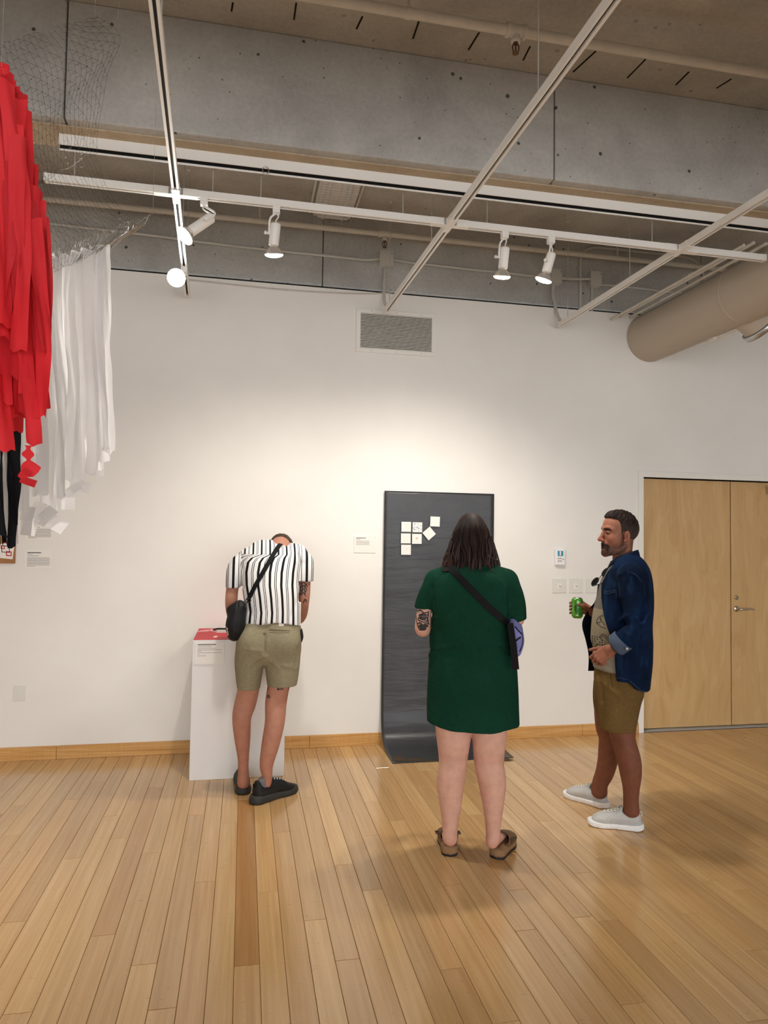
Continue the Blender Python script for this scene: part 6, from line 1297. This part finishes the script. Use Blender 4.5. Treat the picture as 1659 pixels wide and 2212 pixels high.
# ================================================================ black paper scroll with its cards
def build_paper():
    x0, x1 = 1.053, 1.948; path = [(5.243, 1.944), (5.243, 1.6), (5.242, 1.2), (5.241, .8), (5.240, .45), (5.236, .28), (5.222, .17), (5.185, .085), (5.12, .035), (5.03, .012), (4.93, .004), (4.79, .0025)]
    P_ = smoothpath([(0, y, z) for y, z in path], 10); nx = 26; vs = []; L = [0]
    for i in range(1, len(P_)): L.append(L[-1]+(P_[i]-P_[i-1]).length)
    ny = len(P_)
    g = np.array([(x0+(x1-x0)*j/nx, L[i], 0.0) for i in range(ny) for j in range(nx+1)]); nz = .5*fbm(g*A_((1.6, 9, 1)), 3)+.5*vnoise(g*A_((3.1, 17, 1))+5)
    for i in range(ny):
        T = (P_[min(i+1, ny-1)]-P_[max(i-1, 0)]).normalized(); N = Vector((0, T.z, -T.y)); N = N if N.y < 0 or N.z > 0 else -N
        for j in range(nx+1):
            k = i*(nx+1)+j; am = .0042 if L[i] < 1.7 else .002; dx = -.004*(L[i]/1.9) if j == 0 else 0
            q = Vector((x0+(x1-x0)*j/nx+dx, P_[i].y, P_[i].z))+N*(.001+am*max(0, nz[k])); vs.append(q)
    W1 = nx+1; top = len(vs); fs = [(i*W1+k, i*W1+k+1, (i+1)*W1+k+1, (i+1)*W1+k) for i in range(ny-1) for k in range(nx)]
    vs += [q+Vector((0, .0006, -.0006)) for q in vs]; fs += [tuple(top+j for j in q[::-1]) for q in fs]
    for i in range(ny-1): fs += [(i*W1, (i+1)*W1, top+(i+1)*W1, top+i*W1), (i*W1+nx, top+i*W1+nx, top+(i+1)*W1+nx, (i+1)*W1+nx)]
    for k in range(nx): fs += [(k, top+k, top+k+1, k+1), ((ny-1)*W1+k, (ny-1)*W1+k+1, top+(ny-1)*W1+k+1, top+(ny-1)*W1+k)]
    e = empty('paper_scroll', ((x0+x1)/2, 5.24, 0), 'wide sheet of black paper hung on the wall and running out onto the floor', 'paper')
    MB().add(vs, fs, True).build('paper_sheet', 'black_paper', e)
    # ragged brown patches along the floor edge
    for pts in ([(846, 1642.5), (849, 1638), (852, 1636), (855, 1631.5), (859, 1634), (864, 1634), (870, 1637), (876, 1638.5), (884, 1640), (893, 1638), (899, 1635.5), (908, 1639), (916, 1641.5), (940, 1642.5), (940, 1643.5), (860, 1643.5)], [(1088, 1641), (1093, 1637.5), (1099, 1638.5), (1106, 1640.5), (1110, 1642), (1088, 1642)]):
        q = [onz(x, y, .006) for x, y in pts]; n = len(q); MB().add([(p.x, p.y, .0045) for p in q]+[(p.x, p.y, .0062) for p in q], [tuple(range(n-1, -1, -1)), tuple(range(n, 2*n))]+[(i, (i+1) % n, n+(i+1) % n, n+i) for i in range(n)]).build('torn_patch', 'paper_edge_brown', e)
    cards = [((877.5, 1138), 0, 'faint orange drawing on the square white card at the head of the column of three', 'ink_orange'), ((901.5, 1139), 0, 'square card covered in blue scribbles on the black paper', 'ink_blue'), ((876.5, 1163), 0, 'square white card in the middle of the column of three on the black paper', 'ink_faint'), ((900.5, 1164), 0, 'square white card with a small pinkish square directly below the blue card', 'ink_pink'), ((877, 1187.5), 0, 'square white card at the foot of the column of three on the black paper', 'ink_faint'), ((939.7, 1126.6), -1.5, 'square white card set apart beside the tilted card on the black paper', 'ink_faint'), ((927, 1152.4), 41, 'square white card turned on its corner on the black paper', 'ink_faint')]
    rr = random.Random(2)
    for (px, py), rot, lab, ink in cards:
        c = ony(px, py, 5.225); a = math.radians(rot); h = .0385; U = Vector((math.cos(a), 0, math.sin(a))); Wv = Vector((-math.sin(a), 0, math.cos(a)))
        lab = 'square white card with a faint orange drawing heading the column of three' if 'head of' in lab else lab
        ce = empty('drawing_card', c-Vector((0, 0, h)), lab, 'card', 'cards pinned to the black paper')
        MB().obox(c, U*h, (0, .0012, 0), Wv*h).build('card', 'card_white', ce)
        m = MB()
        def line(p, q, w=.0012):
            d = (q-p); n_ = Vector((-d.z, 0, d.x)).normalized()*w; m.add([p-n_, p+n_, q+n_, q-n_], [(0, 1, 2, 3)])
        if ink == 'ink_pink':
            p = c-Vector((0, .0016, 0)); m.add([p+U*-.009+Wv*-.004, p+U*.008+Wv*-.004, p+U*.008+Wv*.012, p+U*-.009+Wv*.012], [(0, 1, 2, 3)])
        else:
            for i in range(46 if ink == 'ink_blue' else 16):
                k = .8 if ink == 'ink_blue' else .5; p = c+U*h*k*rr.uniform(-1, 1)+Wv*h*k*rr.uniform(-1, 1)-Vector((0, .0016, 0)); t = rr.random()*6.28; line(p, p+(U*math.cos(t)+Wv*math.sin(t))*(.014 if ink == 'ink_blue' else .007)*rr.random(), .0013 if ink == 'ink_blue' else .0007)
        tag(m.build('drawing', ink, ce, fix=False), kind='stuff')
flat('ink_blue', '#6a93c4', .8); flat('ink_orange', '#e0b79a', .8); flat('ink_faint', '#d2cdca', .8); flat('ink_pink', '#e3c0b6', .8)
build_paper()
# framed board with squared drawing at the far left of the wall
def build_board():
    a, b = ony(-70, 1140, WY), ony(33, 1217, WY); e = empty('wall_board', ((a.x+b.x)/2, WY, b.z), 'brown wooden board with a squared drawing on the wall behind the streamers', 'artwork')
    B(a.x, b.x, WY-.022, WY, b.z, a.z+.12, 'board', 'board_brown', e, .002)
    def q(px, py): return ony(px, py, WY-.024)
    c = [q(-60, 1180), q(32, 1172), q(27, 1208), q(-60, 1200)]; MB().add([p for p in c]+[p+Vector((0, .0015, 0)) for p in c], [(0, 1, 2, 3), (7, 6, 5, 4), (0, 4, 5, 1), (1, 5, 6, 2), (2, 6, 7, 3), (3, 7, 4, 0)]).build('drawing_sheet', 'card_white', e)
    for (cx, cy, h, mt, w) in ((19, 1196, 6.2, 'ink_red', 1.1), (6, 1182, 4.5, 'ink_red', .9), (12, 1186, 9, 'ink_black', .7), (16, 1173, 3, 'ink_red', .8)):
        P0 = [(cx-h, cy-h*.9), (cx+h, cy-h*.75), (cx+h, cy+h*.9), (cx-h, cy+h*.75)]; P1 = [(cx-h+2*w, cy-h*.9+2*w), (cx+h-2*w, cy-h*.75+2*w), (cx+h-2*w, cy+h*.9-2*w), (cx-h+2*w, cy+h*.75-2*w)]
        vs = [ony(x, y, WY-.025) for x, y in P0+P1]; MB().add(vs, [(i, (i+1) % 4, 4+(i+1) % 4, 4+i) for i in range(4)]).build('drawn_square', mt, e, fix=False)
flat('board_brown', '#b07a45', .6, var=('#8f5f33', 12)); build_board()
# ================================================================ hanging sculpture of streamers and netting
def crepe(name, c1, c2, tr):
    s = NT(name); t = s.tex(1, (30, 30, 260)); n = s.noise(t, 1.0, 3); c = s.ramp(s.noise(s.tex(), 3.0, 3), [(.3, c1), (.7, c2)]); oi = s.n('ObjectInfo'); c = s.mix(1.0, c, s.ramp(oi.outputs['Random'], [(0.0, .82), (.5, .97), (1.0, 1.06)]), 'MULTIPLY'); s.col(c); s.p(.8, 0, .15); s.bump(n, .35, .002)
    tb = s.n('BsdfTranslucent'); s.l(c, tb.inputs[0]); mx = s.n('MixShader'); mx.inputs[0].default_value = tr; s.l(s.b.outputs[0], mx.inputs[1]); s.l(tb.outputs[0], mx.inputs[2]); s.l(mx.outputs[0], s.out.inputs[0])
crepe('crepe_red', '#df2b33', '#ee444a', .25); crepe('crepe_white', '#f4f3f4', '#fdfdfc', .45); crepe('crepe_black', '#101012', '#1b1b1e', .05)
flat('net_dark', '#4a4a48', .45, .6); flat('net_lit', '#dfe2e4', .22, 1.0)  # same netting in two tones: pale shiny copy paints in the lamplit glitter
def build_sculpture():
    e = empty('streamer_sculpture', ony(60, 1145, 2.3), 'hanging sculpture of red, white and black crepe streamers tied to wire netting', 'sculpture'); rr = random.Random(11)
    def streamer(x0, x1, ytop, ybot, Y, mat, w=.044, twist=.5, curl=0.0, wav=1.0):
        """vertical crepe strip from pixel row ytop to ybot at distance Y"""
        a, b = ony(x0, ytop, Y), ony(x1, ybot, Y); n = max(12, int((a.z-b.z)/.02)); ph, ph2, ph3 = rr.random()*6, rr.random()*6, rr.random()*6; fr = 5+4*rr.random(); nw = 4; vs = []
        ang0 = math.atan2(a.y, a.x)-math.pi/2+rr.uniform(-.35, .35)
        for i in range(n+1):
            t = i/n; c = a.lerp(b, t); z = c.z; ang = ang0+twist*math.sin(z*fr+ph)*(.35+.65*t)+curl*max(0, t-.8)*6
            c = c+Vector((math.cos(ang0), math.sin(ang0), 0))*.008*wav*math.sin(z*7+ph2)+Vector((-math.sin(ang0), math.cos(ang0), 0))*(.010*wav*math.sin(z*5+ph3)+.05*curl*max(0, t-.85))
            d = Vector((math.cos(ang), math.sin(ang), 0)); o = Vector((-d.y, d.x, 0)); ww = w*(1+.05*math.sin(z*31+ph))
            for k in range(nw+1):
                u = k/nw-.5; vs.append(c+d*ww*u+o*(.008*math.sin(u*5+z*9+ph)+.004*math.sin(z*40+k*2+ph2)*abs(u))+Vector((0, 0, (.006*math.sin(k*1.7+ph) if i == n else 0))))
        W1 = nw+1; MB().add(vs, [(i*W1+k, i*W1+k+1, (i+1)*W1+k+1, (i+1)*W1+k) for i in range(n) for k in range(nw)], True).build('streamer', mat, e, fix=False)
    def tail(px, py, Y, mat, sz=.044, rot=.6, ln=.07):
        c = ony(px, py, Y); U = Vector((math.cos(rot), .2, math.sin(rot)))*ln/2; Wv = Vector((-math.sin(rot), .1, math.cos(rot)))*sz/2; vs = [c-U-Wv, c+U-Wv, c+U+Wv, c-U+Wv, c+Vector((0, -.012, 0))-Wv, c+Vector((0, -.012, 0))+Wv]
        MB().add(vs, [(0, 4, 5, 3), (4, 1, 2, 5)]).build('streamer_end', mat, e, fix=False)
    # white curtain (further off), seen to the right of the red
    wl = [(70, 74, 620, 1070, 2.62), (52, 45, 640, 1103, 2.6), (85, 88, 600, 1068, 2.64), (104, 106, 566, 1104, 2.66), (112, 110, 575, 1050, 2.72), (126, 131, 556, 1075, 2.66), (140, 138, 560, 1062, 2.74), (152, 153, 551, 1036, 2.67), (160, 166, 556, 1030, 2.75), (172, 172, 548, 1041, 2.69), (186, 184, 545, 1012, 2.76), (196, 196, 541, 1022, 2.68), (208, 206, 538, 1015, 2.77), (214, 219, 536, 998, 2.7), (222, 226, 533, 984, 2.76), (224, 231, 528, 972, 2.7)]
    for x0, x1, t, b, Y in wl: streamer(x0, x1, t, b, Y, 'crepe_white', .042, .5)
    for x0, t, b in ((113, 545, 585), (137, 549, 580), (159, 543, 575), (182, 538, 572), (199, 532, 562), (215, 527, 548)): streamer(x0, x0, t, b, 2.78, 'crepe_white', .03, .2)
    for a_ in ((118, 1128, 2.66, 'crepe_white', .05, -.6, .08), (100, 1115, 2.64, 'crepe_white', .04, .9, .07), (142, 1088, 2.7, 'crepe_white', .044, .05, .06), (178, 1052, 2.7, 'crepe_white', .04, -.1, .05), (158, 1058, 2.68, 'crepe_white', .03, .7, .06), (208, 1022, 2.7, 'crepe_white', .02, 0, .05), (230, 971, 2.7, 'crepe_white', .02, -.5, .04), (75, 1120, 2.64, 'crepe_white', .044, 1.3, .12), (58, 1125, 2.62, 'crepe_white', .044, 1.5, .10)): tail(*a_)
    # black and white strips below the red
    for x0, x1, t, b, Y, m in ((-30, -28, 600, 1120, 2.45, 'crepe_white'), (4, 10, 600, 1160, 2.3, 'crepe_black'), (14, 18, 640, 1146, 2.35, 'crepe_white'), (34, 30, 600, 1130, 2.3, 'crepe_black'), (24, 24, 700, 1182, 2.32, 'crepe_black'), (40, 30, 660, 1178, 2.36, 'crepe_white'), (-8, -6, 640, 1178, 2.4, 'crepe_black'), (45, 44, 640, 1104, 2.44, 'crepe_white'), (6, 6, 700, 1175, 2.46, 'crepe_black'), (-20, -18, 600, 1210, 2.42, 'crepe_white'), (-45, -50, 560, 1150, 2.5, 'crepe_black'), (-75, -78, 560, 1180, 2.46, 'crepe_white'), (0, 2, 760, 1160, 2.5, 'crepe_white')): streamer(x0, x1, t, b, Y, m, .036, 1.1)
    # red curtain (nearest)
    edge = [(-150, 60), (-80, 80), (-20, 120), (3, 143), (38, 200), (45, 235), (50, 300), (57, 345), (66, 400), (78, 440), (92, 480), (97, 520)]
    ex_, ey_ = [q[0] for q in edge], [q[1] for q in edge]
    rl = []
    for k in range(44):
        x = -150+5.6*k+rr.uniform(-4, 4); x = min(x, 84); t = float(np.interp(x, ex_, ey_))+rr.uniform(0, 14); rl.append((x, x+rr.uniform(-5, 5), t, rr.uniform(700, 915), 1.84+.09*rr.random()+.1*(x < 0)))
    rl += [(10, 14, 150, 690, 1.8), (22, 26, 182, 730, 1.79), (34, 33, 205, 815, 1.81), (44, 47, 300, 852, 1.80), (62, 66, 395, 962, 1.82), (74, 86, 420, 902, 1.81), (85, 88, 465, 880, 1.83), (86, 89, 470, 762, 1.79), (24, 24, 250, 934, 1.95), (30, 28, 260, 930, 2.0), (12, 14, 200, 928, 1.98), (52, 55, 350, 900, 1.9), (40, 38, 260, 760, 1.78), (-8, -2, 140, 705, 1.78), (6, 4, 160, 975, 1.86)]
    for x0, x1, t, b, Y in rl: streamer(x0, x1, t, b, Y, 'crepe_red', .036, .8, wav=1.5)
    tube_ = [(61, 962), (60, 985), (63, 1000), (66, 1012), (58, 1030)]
    P_ = smoothpath([ony(x, y, 1.82) for x, y in tube_], 6); W_ = [.008, .006, .004, .006, .012, .014, .012, .008, .005, .004, .006, .01, .014, .016, .018, .02, .022, .022, .022, .02, .02, .018, .016, .014, .012]
    vs = []
    for i, p in enumerate(P_): vs += [p+Vector((-W_[i], 0, 0)), p+Vector((W_[i], .004, 0))]
    MB().add(vs, [(2*i, 2*i+1, 2*i+3, 2*i+2) for i in range(len(P_)-1)]).build('streamer_end', 'crepe_red', e, fix=False); tail(61, 1040, 1.82, 'crepe_red', .018, -.35, .035); tail(55, 1024, 1.82, 'crepe_red', .02, .9, .03)
    # netting ---------------------------------------------------------
    def net(le, ri, Yl, Yr, nu, nv, mat, r, skew=.5, knots=True, bulge=.05):
        Lp = smoothpath([Vector((x, y, 0)) for x, y in le], 10); Rp = smoothpath([Vector((x, y, 0)) for x, y in ri], 10); m = MB()
        def pt(u, v):
            i = v*(len(Lp)-1); k = min(int(i), len(Lp)-2); l = Lp[k].lerp(Lp[k+1], i-k); i = v*(len(Rp)-1); k = min(int(i), len(Rp)-2); q = Rp[k].lerp(Rp[k+1], i-k); c = l.lerp(q, u)
            return ony(c.x+2.2*math.sin(v*19+u*7), c.y+2.2*math.sin(u*23+v*5), Yl+(Yr-Yl)*u+bulge*math.sin(u*9+v*3)*math.sin(v*5+1))
        G = [[pt(i/nu, j/nv) for j in range(nv+1)] for i in range(nu+1)]
        for i in range(nu+1): m.tube(G[i], r, 3, caps=False, smooth=False)
        for j in range(nv+1):
            for i in range(nu):
                b = G[i+1][min(j+(i+j) % 2, nv)] if skew else G[i+1][j]; m.tube([G[i][j], b], r, 3, caps=False, smooth=False)
        if knots:
            for i in range(nu+1):
                for j in range(nv+1):
                    c = G[i][j]; k = r*2.4; m.add([c+Vector(q)*k for q in ((1, 0, 0), (-1, 0, 0), (0, 1, 0), (0, -1, 0), (0, 0, 1), (0, 0, -1))], [(0, 2, 4), (2, 1, 4), (1, 3, 4), (3, 0, 4), (2, 0, 5), (1, 2, 5), (3, 1, 5), (0, 3, 5)])
        return m
    tag(net([(-60, 110), (-30, 250), (10, 330), (40, 420)], [(205, 36), (258, 80), (225, 190), (208, 330)], 2.15, 2.35, 24, 22, 'net_dark', .00038).build('wire_netting', 'net_dark', e, fix=False), kind='stuff')
    tag(net([(60, 400), (85, 480), (100, 530), (106, 590)], [(200, 330), (250, 440), (300, 490), (225, 540)], 2.4, 2.72, 20, 14, 'net_lit', .00035, bulge=.08).build('wire_netting', 'net_dark', e, fix=False), kind='stuff')
    tag(net([(100, 545), (108, 560), (110, 592)], [(330, 462), (300, 494), (226, 544)], 2.66, 2.74, 40, 5, 'net_lit', .0008, bulge=.03).build('wire_netting', 'net_lit', e, fix=False), kind='stuff')
    for px, py, Y in ((255, 44, 2.35), (205, 36, 2.35), (330, 463, 2.74), (3, 143, 1.86), (-150, 60, 1.9)):
        p = ony(px, py, Y); q = Vector((p.x, p.y, SLAB-.003)); MB().tube([p, q], .0006, 4, smooth=False).build('suspension_line', 'wire', e)
build_sculpture()
